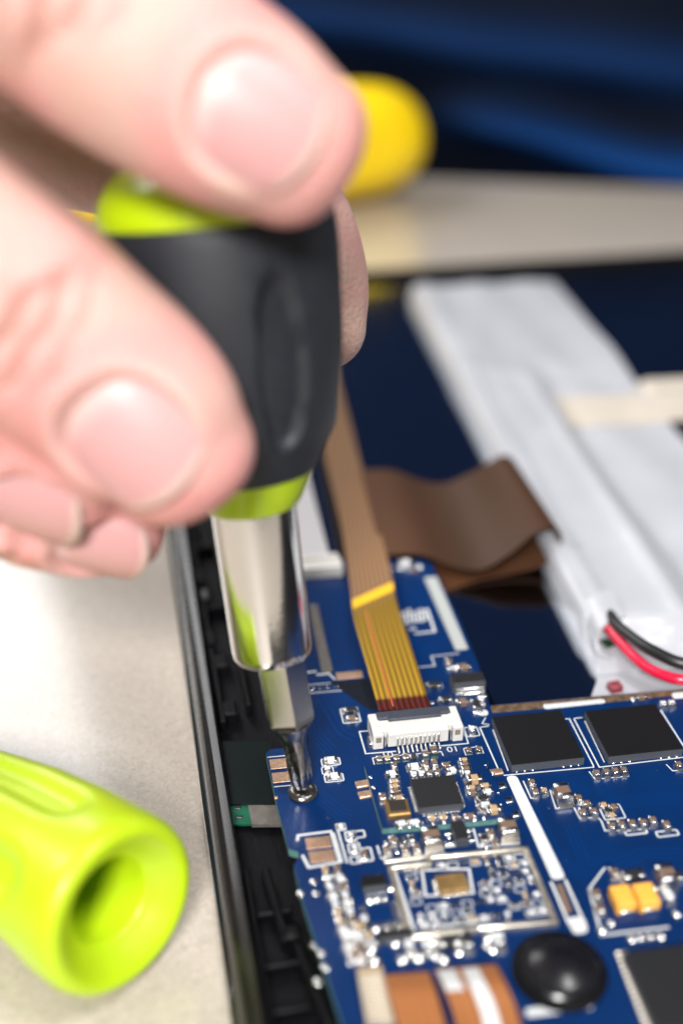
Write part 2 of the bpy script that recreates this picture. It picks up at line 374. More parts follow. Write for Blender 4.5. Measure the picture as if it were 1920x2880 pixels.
wbox('rib', *((p0 + p1) / 2)[:2], 1.75, .8, np.linalg.norm(d_), 1.5, M_blackp, .25, math.atan2(d_[1], d_[0]) - math.pi / 2)
for y in (-18.5, -24.6, -29.5): wbox('rib', -18.6, y, 1.75, 3.4, .55, 1.2)
wbox('post', -17.5, -21.8, 1.75, 1.5, 1.5, 2.0, M_blackp, .3)
wbox('rib', -20.7, -38, 1.75, .5, 50, 1.5)
for x, y in ((-13.6, -5.4), (5, -30), (6, 30)): obj('standoff', *lathe(V(x, y, 1.72), (0, 0, 1), [(0, 1.7), (2.4, 1.5)], 20), M_blackp, tablet, smooth=40)
# green film, dark film and grey tape beside the board
def pxprism(name, pts, z, th, m_, par): return obj(name, *prism([P(x, y, z)[:2] for x, y in pts], z - th, z), m_, par)
pxprism('green_film', [(570, 2058), (602, 2085), (626, 2150), (646, 2262), (698, 2263), (710, 2318), (655, 2319), (628, 2300)], 2.35, .25, M_green, tablet)
pxprism('dark_film', [(604, 2085), (760, 2085), (800, 2261), (648, 2262), (628, 2180)], 2.62, .2, M_film, tablet)
pxprism('grey_tape', [(697, 2263), (800, 2261), (815, 2318), (708, 2319)], 2.5, .4, M_greyt, tablet)
mb = MB()
for k in range(7):
    q = P(601 + k * 6.5, 2100 + k * 29, 2.4); mb.box((q[0], q[1], 2.36), (.5, .9, .12), .3 * (k % 3), .05)
for x, y in ((668, 2272), (672, 2297)): q = P(x, y, 2.4); mb.box((q[0], q[1], 2.36), (.75, .42, .12), -.3, .05)
o = mb.build('ink_marks', M_black, tablet)

# ------------------------------------------------------------------ circuit board
board = thing('circuit_board', 'blue circuit board densely fitted with chips and small parts', 'circuit board', (0, 0, ZB - .9))
TILT = math.radians(-2.4)
outline_px = [(760, 2107), (868, 2098), (866, 2050), (838, 1930), (815, 1800), (798, 1660), (800, 1592), (860, 1583), (1190, 1573), (1214, 1590), (1292, 1745), (1342, 1862), (1376, 1984), (1650, 1960), (2120, 1922), (2500, 3060), (1010, 3040), (946, 2830), (880, 2625), (852, 2540), (832, 2462), (826, 2432), (842, 2412), (838, 2396), (812, 2388), (780, 2270), (748, 2118)]
outline = [P(x, y)[:2] for x, y in outline_px]
def board_mesh():
    n = len(outline); v, f = prism(outline, ZB - .9, ZB)
    o = obj('substrate', v, f, M_board, board)
    o.data.materials.append(M_edge)
    for p in o.data.polygons:
        if abs(p.normal.z) < .5: p.material_index = 1
    return o
board_mesh()

PROTO = {}
def cap_meshes(L, W, H, bodymat, term=M_tin):
    key = (round(L, 2), round(W, 2), round(H, 2), bodymat.name, term.name)
    if key in PROTO: return PROTO[key]
    v, f = cbox((0, 0, .03), (L * .74, W, H), 0, min(.06, H * .12)); b = rawmesh('ceramic_body', v, f, bodymat, 40); fixnormals(b)
    # terminal: rounded end with a solder fillet running down to the pad
    prof = [(-.26, .02), (-.26, 1.03), (-.04, 1.04), (.03, .96), (.05, .55), (.10, .30), (.22, .02)]
    v = []; f = []; K = len(prof)
    ws = [-.53, -.47, .47, .53]
    for k, wv in enumerate(ws):
        inner = 1 if k in (1, 2) else .93
        for a, z in prof: v.append((L * .5 + a * L, wv * W * (1.12 if a > .05 else 1), z * H * inner + .01))
    for k in range(3):
        for i in range(K): f.append([k * K + i, k * K + (i + 1) % K, (k + 1) * K + (i + 1) % K, (k + 1) * K + i])
    f.append(list(range(K))); f.append([3 * K + i for i in range(K)][::-1])
    e = rawmesh('end_cap', v, f, term, 50); fixnormals(e)
    PROTO[key] = (b, e); return PROTO[key]
def smd(name, px, py, L, W, H, m_, rot=90, z=ZB, caps=True):
    """two-terminal part; px, py is the centre of its base; rot in degrees, 90 = terminals point at the viewer"""
    q = P(px, py, z); b, e = cap_meshes(L, W, H, m_)
    o = link(name, b, board, (q[0], q[1], z), math.radians(rot) + TILT)
    if caps:
        for k in (0, 1):
            c = bpy.data.objects.new('end_cap', e); COL.objects.link(c); c.parent = o; c.rotation_euler = (0, 0, math.pi * k)
    return o
def solder(px, py, r, z=ZB, h=None, par=None):
    h = h or r * .8; key = ('ball', round(r, 2), round(h, 2))
    if key not in PROTO:
        prof = [(0, r), (h * .35, r * .93), (h * .7, r * .68), (h * .93, r * .33), (h, r * .02)]
        v, f = lathe(V(0, 0, 0), (0, 0, 1), prof, 12); PROTO[key] = rawmesh('solder_joint', v, f, M_solder, 180); fixnormals(PROTO[key])
    q = P(px, py, z); return link('solder_joint', PROTO[key], par or board, (q[0], q[1], z + .005))
def strip(pts, wd, z, closed=False):
    """flat printed line through world points"""
    v = []; f = []; n = len(pts); pts = [V(p[0], p[1]) for p in pts]
    for i in range(n):
        a = pts[i - 1] if (i > 0 or closed) else None; b = pts[i]; c = pts[(i + 1) % n] if (i < n - 1 or closed) else None
        d1 = nrm(b - a) if a is not None else nrm(c - b); d2 = nrm(c - b) if c is not None else d1
        n1 = V(-d1[1], d1[0]); n2 = V(-d2[1], d2[0]); mm = n1 + n2; mm = n1 if np.linalg.norm(mm) < 1e-3 else nrm(mm)
        k = wd / 2 / max(.45, mm @ n1); v += [(*(b + mm * k), z), (*(b - mm * k), z)]
    for i in range(n - 1 + (1 if closed else 0)):
        j = (i + 1) % n; f.append([2 * i, 2 * j, 2 * j + 1, 2 * i + 1])
    return v, f
class Silk:
    def __init__(s): s.mb = MB()
    def line(s, px, wd=.16, closed=False, z=ZB): s.mb.add(*strip([P(x, y, z)[:2] for x, y in px], wd, z + .012, closed)); return s
    def rect(s, cx, cy, w_, d_, wd=.13, z=ZB, r=.15):
        q = P(cx, cy, z); cs, sn = math.cos(TILT), math.sin(TILT)
        pts = rounded([(-w_ / 2, -d_ / 2), (w_ / 2, -d_ / 2), (w_ / 2, d_ / 2), (-w_ / 2, d_ / 2)], r, 2)
        s.mb.add(*strip([(q[0] + a * cs - b * sn, q[1] + a * sn + b * cs) for a, b in pts], wd, z + .012, True)); return s
    def build(s, name='silkscreen', m_=None):
        me = rawmesh(name, s.mb.v, s.mb.f, m_ or M_silk)
        for p in me.polygons:
            if p.normal.z < 0: p.flip()
        return link(name, me, board, (0, 0, 0))
def text_obj(body, px, py, size, rot, m_, z, par, ext=.02, name='lettering', sx=1.0):
    cu = bpy.data.curves.new('t', 'FONT'); cu.body = body; cu.size = 1; cu.extrude = .5; cu.align_x = 'CENTER'; cu.align_y = 'CENTER'
    t = bpy.data.objects.new('t', cu); COL.objects.link(t)
    dg = bpy.context.evaluated_depsgraph_get(); me = bpy.data.meshes.new_from_object(t.evaluated_get(dg))
    bpy.data.objects.remove(t); bpy.data.curves.remove(cu)
    n = len(me.vertices); co = np.empty(n * 3); me.vertices.foreach_get('co', co); co = co.reshape(-1, 3)
    co[:, 0] *= size * sx * S; co[:, 1] *= size * S; co[:, 2] = (co[:, 2] + .5) * ext * S
    me.vertices.foreach_set('co', co.ravel()); me.materials.clear(); me.materials.append(m_); me.update()
    q = P(px, py, z); return link(name, me, par, (q[0], q[1], z), math.radians(rot) + TILT)
def chip(name, tl, tr, bl, br, h, m_=M_epoxy, bev=.08, zbase=ZB, top=True):
    zt = zbase + h if top else zbase
    pts = [P(*q, zt) for q in (bl, br, tr, tl)]; c = sum(pts) / 4
    w_ = (np.linalg.norm(pts[1] - pts[0]) + np.linalg.norm(pts[2] - pts[3])) / 2; d_ = (np.linalg.norm(pts[3] - pts[0]) + np.linalg.norm(pts[2] - pts[1])) / 2
    o = obj(name, *cbox((c[0], c[1], zbase + .05), (w_, d_, h - .05), TILT, bev), m_, board, smooth=30)
    if m_ in (M_epoxy, M_epoxy2):
        o.data.materials.append(M_litsawn)
        for p in o.data.polygons:
            if abs(p.normal.z) < .3: p.material_index = 1
    return o, c, w_, d_

# --- memory chips
for tl, tr, bl, br in (((1381, 2012), (1577, 2000), (1438, 2150), (1645, 2133)), ((1641, 1996), (1848, 1982), (1710, 2126), (1917, 2109))):
    o, c, w_, d_ = chip('memory_chip', tl, tr, bl, br, 1.05, M_epoxy, .05)
    mb = MB()
    for k in range(9):
        if k in (3, 4, 5): continue
        for sgn in (-1, 1):
            a = (k - 4) * w_ / 9.4; y = sgn * (d_ / 2 - .05)
            mb.add(*lathe(V(c[0] + a * math.cos(TILT) - y * math.sin(TILT), c[1] + a * math.sin(TILT) + y * math.cos(TILT), ZB), (0, 0, 1), [(0, .2), (.1, .24), (.16, .18)], 8))
    g = mb.build('solder_ball', M_solder, o, 180); g['kind'] = 'stuff'
# --- QFN on the radio module
MZ = ZB + .75
mod = [P(x, y, MZ)[:2] for x, y in [(1024, 2153), (1180, 2140), (1360, 2119), (1372, 2140), (1367, 2160), (1384, 2178), (1442, 2288), (1438, 2300), (1255, 2318), (1075, 2331), (1046, 2232), (1034, 2185)]]
o = obj('radio_module', *prism(mod, ZB + .05, MZ), M_board, board); o.data.materials.append(M_edge)
for p in o.data.polygons:
    if abs(p.normal.z) < .5: p.material_index = 1
def qfn(tl, tr, bl, br, h, n, m_, z, name='chip'):
    o, c, w_, d_ = chip(name, tl, tr, bl, br, h, m_, .06, z)
    key = ('lead', n)
    if key not in PROTO:
        v, f = cbox((0, 0, 0), (.26, .5, .2), 0, .06); PROTO[key] = rawmesh('lead', v, f, M_pin, 40)
    for k in range(n):
        for sd in range(4):
            a = (k - (n - 1) / 2) * (w_ if sd % 2 == 0 else d_) * .86 / n; r_ = (d_ if sd % 2 == 0 else w_) / 2 + .06
            x, y = [(a, -r_), (r_, a), (a, r_), (-r_, a)][sd]; cs, sn = math.cos(TILT), math.sin(TILT)
            link('lead', PROTO[key], o, (c[0] + x * cs - y * sn, c[1] + x * sn + y * cs, z + .01), TILT + sd * math.pi / 2)
    return o
qfn((1151, 2187), (1277, 2181), (1177, 2271), (1304, 2264), .85, 10, M_epoxy2, MZ, 'radio_chip')
# crystal can on the module
o, c, w_, d_ = chip('crystal', (1078, 2250), (1141, 2245), (1094, 2292), (1160, 2287), .7, M_gold, .1, MZ)
obj('lid', *cbox((c[0], c[1] + .1, MZ + .72), (w_ * .74, d_ * .74, .06), TILT, .03), mat('lid_grey', (.06, .05, .045), .35, metal=.5), o)

# --- FPC connector
fc = V(*((P(1051, 2107) + P(1298, 2086)) / 2)); fc[2] = ZB
conn = MB(); ca, sa = math.cos(TILT), math.sin(TILT)
def cl(x, y, z): return V(fc[0] + x * ca - y * sa, fc[1] + x * sa + y * ca, ZB + z)
W2 = 5.05
def cbx(mb_, x0, x1, y0, y1, z0, z1, bev=.06): q = cl((x0 + x1) / 2, (y0 + y1) / 2, z0); mb_.box(q, (x1 - x0, y1 - y0, z1 - z0), TILT, bev)
cbx(conn, -W2, -W2 + 1.15, .0, 3.7, .08, 2.05, .08)          # left cheek, its square front recess painted as a dark patch
cbx(conn, W2 - 1.15, W2, .0, 3.7, .08, 2.05, .08)
cbx(conn, -W2 + .0, W2 - .0, .55, 2.35, 1.25, 2.1, .07)      # roof
cbx(conn, -3.45, 3.45, .35, 3.4, .3, 1.27, .05)              # tongue between the cheeks
cbx(conn, -3.4, -2.2, -.02, .5, .25, 1.95, .1); cbx(conn, 2.35, 3.4, -.02, .5, .25, 1.95, .1)
cbx(conn, -3.4, 3.4, .02, .6, 1.42, 2.0, .1)
for k in range(11):                                           # ribs between the pins
    x = -2.43 + (k - .5) * .51 + .13; cbx(conn, x - .13, x + .13, .0, .5, .28, 1.5, .04)
fpc = link('fpc_connector', rawmesh('fpc_connector', np.array(conn.v) - V(fc[0], fc[1], ZB), conn.f, M_conn, 30), board, fc); fixnormals(fpc.data)
for sx in (-1, 1):
    mbp = MB(); x = sx * (W2 - .62); cbx(mbp, x - .3, x + .3, -.012, .1, .95, 1.65, 0); mbp.build('shade_patch', mat('pocket_shade', (.20, .17, .14), .7), fpc)  # flat dark plates paint the shade of square recesses
    mbp = MB(); x = sx * (W2 - 1.36); cbx(mbp, x - .09, x + .09, .02, .3, .1, 1.6, .03); mbp.build('anchor_tab', M_pin, fpc)
    mbp = MB(); x = sx * (W2 + .05); cbx(mbp, x - .28, x + .28, .5, 1.9, .0, .55, .15); mbp.build('anchor_tab', M_solder, fpc)
v, f = tube(catmull([V(0, .25, 1.42), V(0, .02, 1.3), V(0, -.07, .95), V(0, -.12, .5), V(0, -.3, .17), V(0, -.75, .08), V(0, -1.05, .06)], 4), .13, 8)
PIN = rawmesh('pin', v, f, M_pin, 180); fixnormals(PIN)
for k in range(10): link('pin', PIN, fpc, cl(-2.30 + k * .51, -.02, 0), TILT)
lt = MB(); cbx(lt, -4.15, 4.2, 2.45, 3.75, 1.55, 2.28, .18); cbx(lt, -3.0, 3.0, 1.95, 3.2, 2.0, 2.42, .14)
cbx(lt, -4.1, -3.05, 1.8, 2.9, 1.4, 1.92, .1); cbx(lt, 3.05, 4.1, 1.8, 2.9, 1.4, 1.92, .1)
lt.build('latch', M_latch, fpc, 40)
q = cl(2.75, 1.15, 2.1)
from_px = None
def text_at(body, pos, size, rot, m_, par, ext, name='lettering', sx=1.0):
    o = text_obj(body, 1000, 2000, size, rot, m_, ZB, par, ext, name, sx); o.location = Vector(V(*pos) - ORG[par.name]) * S; ORG[o.name] = V(*pos); return o
text_at('TOP', cl(2.6, 1.42, 2.1), 1.35, 180, M_conn, fpc, .07, 'embossed_lettering', 1.25)
text_at('X', cl(-3.9, 1.2, 2.1), .8, 20, M_conn, fpc, .05, 'embossed_lettering')
sk = Silk()
sk.line([(1113, 2113), (1028, 2120), (1010, 2058), (1040, 2055)], .16); sk.line([(1240, 2098), (1316, 2091), (1298, 2035)], .16)
sk.build()
text_obj('01', 1088, 2122, 1.25, 180, M_silk, ZB + .01, board, .008, 'silkscreen_lettering', 1.1)
text_obj('10', 1272, 2106, 1.25, 180, M_silk, ZB + .01, board, .008, 'silkscreen_lettering', 1.1)

# --- small parts: (kind, px, py, L, W, H, rot, on module)
R = random.Random(7)
MATS = {'b': M_brown, 't': M_tan, 'w': M_whitec, 'k': M_blackc}
def put(kind, px, py, L, W, H, rot=90, onmod=False):
    nm = {'b': 'capacitor', 't': 'capacitor', 'w': 'resistor', 'k': 'resistor'}[kind]
    return smd(nm, px, py, L, W, H, MATS[kind], rot + R.uniform(-2, 2), MZ if onmod else ZB)
for a in [
 ('k', 985, 2002, 1.3, .8, .4, 0), ('b', 990, 2026, 1.2, .7, .5, 0), ('k', 1338, 1990, 1.6, .9, .6, 90),
 ('w', 930, 2143, 1.25, .8, .45, 0), ('w', 921, 2167, .9, .6, .4, 90), ('w', 939, 2188, 1.25, .8, .45, 0),
 ('w', 1326, 2058, .9, .62, .6, 90), ('b', 1318, 2116, .8, .55, .45, 90), ('b', 1345, 2112, .8, .55, .45, 90),
 ('b', 1066, 2142, .75, .6, .5, 90), ('t', 1089, 2140, .75, .6, .5, 90), ('b', 1114, 2138, .75, .6, .5, 90), ('b', 1139, 2135, .75, .6, .5, 90), ('k', 1163, 2131, .8, .7, .25, 0),
 ('b', 1195, 2128, .9, .62, .6, 90), ('b', 1219, 2122, 1.1, .66, .9, 90),
]: put(*a)
for a in [
 ('b', 1108, 2160, .8, .6, .55, 90), ('w', 1102, 2182, 1.1, .75, .5, 0), ('w', 1165, 2162, 1.25, .9, .45, 0), ('b', 1196, 2158, .95, .62, .6, 90), ('b', 1221, 2155, .95, .6, .6, 90),
 ('w', 1163, 2184, .8, .62, .5, 90), ('w', 1185, 2182, .8, .62, .5, 90), ('b', 1207, 2180, .8, .6, .5, 90), ('b', 1229, 2178, .8, .6, .5, 90),
 ('b', 1254, 2158, .9, .6, .5, 0), ('w', 1271, 2172, 1.0, .7, .45, 20), ('w', 1262, 2186, .8, .5, .4, 60),
 ('t', 1304, 2144, .95, .42, .5, 0), ('b', 1307, 2156, .95, .42, .5, 0), ('b', 1310, 2168, .95, .42, .5, 0), ('w', 1312, 2180, .95, .42, .5, 0),
 ('t', 1332, 2200, 1.5, .85, .75, 0), ('t', 1325, 2222, 1.0, .5, .5, 0), ('b', 1328, 2236, 1.0, .5, .5, 0), ('t', 1364, 2216, 1.0, .5, .5, 0), ('w', 1371, 2232, 1.0, .5, .45, 0),
 ('k', 1357, 2250, 1.2, .7, .35, 0), ('w', 1363, 2268, 1.3, .6, .4, 0), ('t', 1386, 2285, 1.5, .8, .7, 0), ('b', 1347, 2278, .7, .45, .4, 90),
 ('t', 1109, 2204, 1.0, .48, .5, 0), ('t', 1110, 2218, 1.0, .48, .5, 0), ('b', 1111, 2232, 1.0, .48, .5, 0), ('k', 1113, 2246, 1.0, .55, .4, 0), ('t', 1122, 2250, 1.0, .6, .45, 0), ('b', 1076, 2250, .9, .7, .6, 90),
 ('w', 1128, 2320, 1.1, .5, .4, 0), ('w', 1164, 2317, 1.3, .5, .4, 0), ('t', 1214, 2306, .9, .5, .45, 0), ('t', 1245, 2304, .9, .5, .45, 0), ('b', 1321, 2302, 1.1, .6, .5, 0), ('b', 1281, 2303, .8, .5, .45, 0),
]: put(*a, onmod=True)
for a in [   # loose row between module and shield, and right-hand clusters
 ('b', 1212, 2370, 2.0, 1.6, 1.25, 90), ('b', 1426, 2345, 2.0, 1.6, 1.3, 90), ('b', 1104, 2372, .9, .7, .55, 90), ('b', 1088, 2398, .9, .7, .55, 90), ('b', 1139, 2397, .9, .7, .55, 90), ('b', 1170, 2393, .9, .65, .55, 90), ('k', 1125, 2370, .9, .7, .4, 0), ('k', 1155, 2364, .8, .7, .4, 90),
 ('b', 1378, 2352, .95, .7, .55, 90), ('b', 1391, 2376, .9, .65, .5, 90), ('k', 1358, 2362, .9, .7, .4, 90),
 ('b', 1676, 2182, .85, .6, .6, 90), ('b', 1703, 2179, .85, .6, .6, 90), ('b', 1728, 2176, .85, .6, .6, 90), ('b', 1752, 2174, .85, .6, .6, 90), ('b', 1906, 2158, .9, .62, .55, 90),
 ('b', 1494, 2208, .85, .6, .55, 90), ('b', 1504, 2234, .85, .6, .55, 90), ('t', 1529, 2229, .8, .55, .45, 90), ('b', 1580, 2246, 2.1, 1.45, 1.25, 90), ('b', 1625, 2252, .9, .65, .55, 90), ('b', 1648, 2266, .8, .6, .5, 0), ('b', 1637, 2291, .9, .65, .55, 90), ('b', 1667, 2289, .9, .65, .55, 90),
 ('t', 1695, 2270, .85, .55, .45, 0), ('k', 1705, 2285, .85, .6, .4, 90), ('b', 1722, 2276, .85, .6, .5, 0), ('t', 1718, 2298, .85, .55, .45, 0), ('b', 1718, 2330, .9, .65, .55, 90), ('b', 1745, 2326, .9, .65, .55, 90), ('b', 1775, 2323, .9, .65, .55, 90), ('b', 1806, 2321, .9, .65, .55, 90), ('b', 1833, 2314, .9, .65, .55, 90), ('b', 1871, 2326, .9, .65, .55, 90),
 ('b', 1800, 1967, 1.5, .6, .5, 0), ('w', 1863, 1986, .8, .62, .55, 90), ('w', 1887, 1984, .8, .62, .55, 90),
 ('b', 1302, 1884, 1.6, .85, .7, 0), ('b', 1262, 1870, 1.2, .7, .6, 90), ('k', 1218, 1932, 1.6, .9, .5, 0), ('b', 1300, 1982, 1.5, .85, .7, 0), ('w', 1352, 1972, 1.0, .7, .55, 90), ('k', 1252, 1972, 1.4, .8, .5, 0),
 ('w', 1140, 1590, 1.7, .9, .7, 0), ('b', 1163, 1606, 1.2, .8, .5, 0),
 ('k', 1778, 2470, 2.0, 1.0, .7, 0), ('b', 1868, 2480, 1.9, 1.5, 1.35, 90), ('b', 1673, 2520, 1.0, .8, .5, 90), ('b', 1684, 2562, 1.0, .8, .5, 90), ('b', 1725, 2460, 1.0, .8, .5, 90), ('w', 1880, 2530, 1.0, .8, .5, 90), ('k', 1905, 2470, 1.0, .8, .5, 90),
]: put(*a)
for x, y, r in [(993, 2000, .35), (972, 1998, .3), (1097, 1602, .55), (1128, 1600, .5), (1183, 1596, .5), (1214, 1978, .33), (1235, 1974, .33), (1362, 1958, .35), (1360, 1986, .3),
                (1691, 2618, .5), (1717, 2600, .45), (1776, 2644, .5), (1802, 2641, .42), (1828, 2638, .45), (1858, 2636, .5), (1902, 2574, .5), (1840, 2502, .45), (1880, 2504, .35),
                (1104, 2352, .28), (1084, 2372, .28), (1116, 2398, .25), (1262, 2356, .3), (1318, 2352, .3), (1254, 2374, .3), (1322, 2322, .25), (1366, 2384, .25)]: solder(x, y, r)
for x, y in ((1126, 2330), (1175, 2324), (1218, 2318), (1248, 2314), (1278, 2312), (1334, 2306), (1360, 2302), (1300, 2312), (1150, 2326)): solder(x, y, .22, MZ, .2)
# transistor between module and shield
o, c, w_, d_ = chip('transistor', (1270, 2308), (1306, 2305), (1280, 2362), (1318, 2358), 1.1, M_epoxy2, .12)
for dx, dy in ((-1.0, .55), (-1.0, -.75), (1.0, .55), (1.0, -.75)):
    obj('lead', *cbox((c[0] + dx, c[1] + dy, ZB + .02), (.8, .42, .28), TILT, .08), M_pin, o, smooth=40)
# inductor at the right edge of the upper arm
o, c, w_, d_ = chip('inductor', (1262, 1893), (1356, 1888), (1275, 1922), (1366, 1917), 1.5, M_epoxy2, .15)
for s_ in (-1, 1): obj('end_cap', *cbox((c[0], c[1] + s_ * (d_ / 2 + .04), ZB + .02), (w_ * .86, .25, .75), TILT, .06), M_tin, o, smooth=40)
obj('solder_foot', *cbox((c[0], c[1] - d_ / 2 - .3, ZB + .01), (w_ * .9, .5, .3), TILT, .1), M_solder, o, smooth=40)
# tantalum capacitors
for tl, tr, bl, br in (((1716, 2488), (1774, 2483), (1731, 2545), (1786, 2541)), ((1781, 2482), (1836, 2478), (1794, 2540), (1856, 2536))):
    o, c, w_, d_ = chip('tantalum_capacitor', tl, tr, bl, br, 1.35, M_tant, .16)
    for s_ in (-1, 1): obj('end_cap', *cbox((c[0], c[1] + s_ * (d_ / 2 + .1), ZB + .02), (w_ * .7, .3, .6), TILT, .06), M_tin, o, smooth=40)
# shield frame with its little populated island
def framepiece(a, b, wd=.55, h=.9):
    p, q = P(*a, ZB + h), P(*b, ZB + h); d_ = q - p
    return obj('shield_frame', *cbox((*((p + q) / 2)[:2], ZB + .02), (np.linalg.norm(d_) + wd * .9, wd, h), math.atan2(d_[1], d_[0]), .12), M_frame, board, smooth=40)
SF = [(1097, 2437), (1206, 2424), (1208, 2408), (1478, 2382), (1562, 2588), (1345, 2606), (1152, 2632)]
for i in range(len(SF)): framepiece(SF[i], SF[(i + 1) % len(SF)], .5, .55)
framepiece((1085, 2420), (1205, 2405), .45, .3)
gq = qfn((1221, 2460), (1302, 2455), (1234, 2505), (1322, 2500), .6, 8, mat('gold_die', (.32, .20, .075), .42, metal=.55, var=.3, vscale=.9), ZB, 'bare_die_chip')
def inside(x, y, poly):
    c = False; n = len(poly)
    for i in range(n):
        (x1, y1), (x2, y2) = poly[i], poly[i - 1]
        if (y1 > y) != (y2 > y) and x < (x2 - x1) * (y - y1) / (y2 - y1) + x1: c = not c
    return c
inner = [(1122, 2452), (1215, 2436), (1470, 2402), (1538, 2575), (1345, 2592), (1168, 2612)]
cs_, sn_ = math.cos(TILT), math.sin(TILT); o0 = P(1300, 2520)
sk = Silk(); padm = MB()
for j in range(-9, 10):
    for i in range(-9, 9):
        gx, gy = i * 1.12 + .2 * (j % 2), j * .98; q = o0 + V(gx * cs_ - gy * sn_, gx * sn_ + gy * cs_, 0)
        vv = q - CAM; dd = vv @ FWD; x, y = CX + F * (vv @ RIGHT) / dd, CY - F * (vv @ UP) / dd
        if not inside(x, y, inner) or (1188 < x < 1352 and 2440 < y < 2530): continue
        k = R.random()
        if k < .6: put(R.choice('wwbtk'), x, y, .72, .42, .28, R.choice((0, 0, 90)))
        elif k < .8: padm.box((q[0] - .24, q[1], ZB + .005), (.3, .42, .06), TILT, .02); padm.box((q[0] + .24, q[1], ZB + .005), (.3, .42, .06), TILT, .02)
        if R.random() < .5: sk.rect(x, y, 1.0, .74, .1)
g = padm.build('bare_pads', M_solder, board); g['kind'] = 'stuff'
sk.line([(1108, 2452), (1163, 2618)], .4); sk.line([(1178, 2612), (1348, 2590)], .4); sk.line([(1130, 2446), (1205, 2436)], .3)
sk.line([(1186, 2448), (1196, 2520), (1330, 2512), (1318, 2444)], .25, True)
sk.build()
# left cluster with bare footprint
o, c, w_, d_ = chip('driver_chip', (1012, 2462), (1078, 2457), (1022, 2494), (1090, 2489), .8, M_epoxy, .1)
for k in range(5):
    for s_ in (-1, 1): obj('lead', *cbox((c[0] + (k - 2) * .42, c[1] + s_ * (d_ / 2 + .25), ZB + .02), (.22, .5, .22), TILT, .05), M_pin, o, smooth=40)
o, c, w_, d_ = chip('black_part', (1058, 2616), (1155, 2607), (1066, 2640), (1164, 2631), .9, M_epoxy2, .12)
fp = P(1067, 2566)
mbp = MB()
for k in range(6):
    for sd in range(4):
        a = (k - 2.5) * .36; r_ = 1.45; x, y = [(a, -r_), (r_, a), (a, r_), (-r_, a)][sd]
        mbp.box((fp[0] + x, fp[1] + y, ZB + .005), (.22 if sd % 2 == 0 else .6, .6 if sd % 2 == 0 else .22, .05), 0, .02)
g = mbp.build('footprint_pads', M_solder, board); g['kind'] = 'stuff'
for j in range(11):
    x = 915 + j * 7.2; y = 2455 + j * 24
    put(R.choice('wtbw'), x, y, .95, .6, .45, R.choice((0, 90))); put(R.choice('wtb'), x + 34, y - 3, .95, .6, .45, R.choice((0, 90)))
    if j % 2 == 0: solder(x + 16, y + 8, .36)
    if j > 5 and j < 10: put(R.choice('wtbk'), x + 66, y - 8, .95, .6, .45, R.choice((0, 90)))
    if j in (1, 3, 8, 9): solder(x + 50, y + 2, .3)
for x, y, r in ((924, 2491, .5), (972, 2530, .45), (985, 2575, .5), (1040, 2534, .5), (1060, 2532, .4), (1080, 2530, .36), (1118, 2608, .6), (1057, 2614, .45), (1088, 2612, .45), (1042, 2672, .7), (1051, 2705, .75), (1110, 2655, .7), (1131, 2701, .65), (1176, 2695, .8), (1225, 2690, .6), (1098, 2500, .45), (1245, 2700, .7), (1290, 2680, .5), (1215, 2650, .5), (950, 2560, .5), (880, 2660, .35), (1370, 2640, .5), (1385, 2672, .5), (1365, 2662, .4)): solder(x, y, r)
for a in [('w', 1150, 2665, 1.4, .8, .5, 90), ('w', 1200, 2665, 1.2, .8, .5, 90), ('w', 1395, 2650, 1.6, 1.2, .8, 90), ('k', 1260, 2660, 2.0, 1.0, .8, 0), ('k', 1310, 2655, 1.6, 1.0, .8, 90), ('b', 1000, 2690, 1.2, .8, .6, 0), ('w', 985, 2640, 1.3, .9, .6, 90), ('t', 1010, 2618, 1.2, .8, .6, 90), ('b', 1240, 2655, 1.0, .7, .5, 90)]: put(*a)
# copper pads with white outlines
def pad(px, w_, d_, m_=M_pad, h=.04, name='copper_pad'):
    q = P(*px); return obj(name, *cbox((q[0], q[1], ZB + .004), (w_, d_, h), TILT, .02), m_, board)
pad((785, 2148), 2.0, 1.55); pad((792, 2186), 2.0, 1.55); pad((895, 2370), 2.5, 1.5); pad((905, 2408), 2.5, 1.5)
pad((982, 1899), 3.2, 1.3); pad((776, 2243), .35, .35)
sk = Silk()
sk.line([(752, 2130), (818, 2124)], .14); sk.line([(770, 2213), (828, 2208)], .14)
sk.line([(836, 2365), (838, 2350), (930, 2338), (955, 2425), (868, 2440), (850, 2405)], .3)
sk.line([(938, 2342), (962, 2426)], .22); sk.line([(950, 2336), (976, 2428)], .22)
sk.rect(958, 2326, .9, .9, .18); sk.rect(986, 2352, 1.0, 1.3, .18); sk.rect(1012, 2346, .9, .9, .18); sk.rect(996, 2386, 1.1, 1.3, .18); sk.rect(1024, 2404, 1.5, 1.7, .2); sk.rect(1000, 2418, 1.0, .9, .18)
for a in (('w', 986, 2354, .8, .5, .35, 90), ('w', 996, 2388, .8, .5, .35, 90), ('b', 1024, 2406, .9, .6, .4, 90), ('w', 958, 2327, .7, .5, .3, 0)): put(*a)
for x, y in ((930, 2143), (939, 2188)): sk.rect(x, y, 2.0, 1.15, .13)
sk.rect(921, 2167, 1.2, 1.1, .13); sk.rect(985, 2012, 2.0, 2.6, .13); sk.rect(1326, 2058, 1.45, 1.55, .13); sk.rect(1331, 2113, 2.0, 1.3, .12)
sk.line([(1055, 2160), (1047, 2132), (1240, 2114), (1246, 2126)], .12)
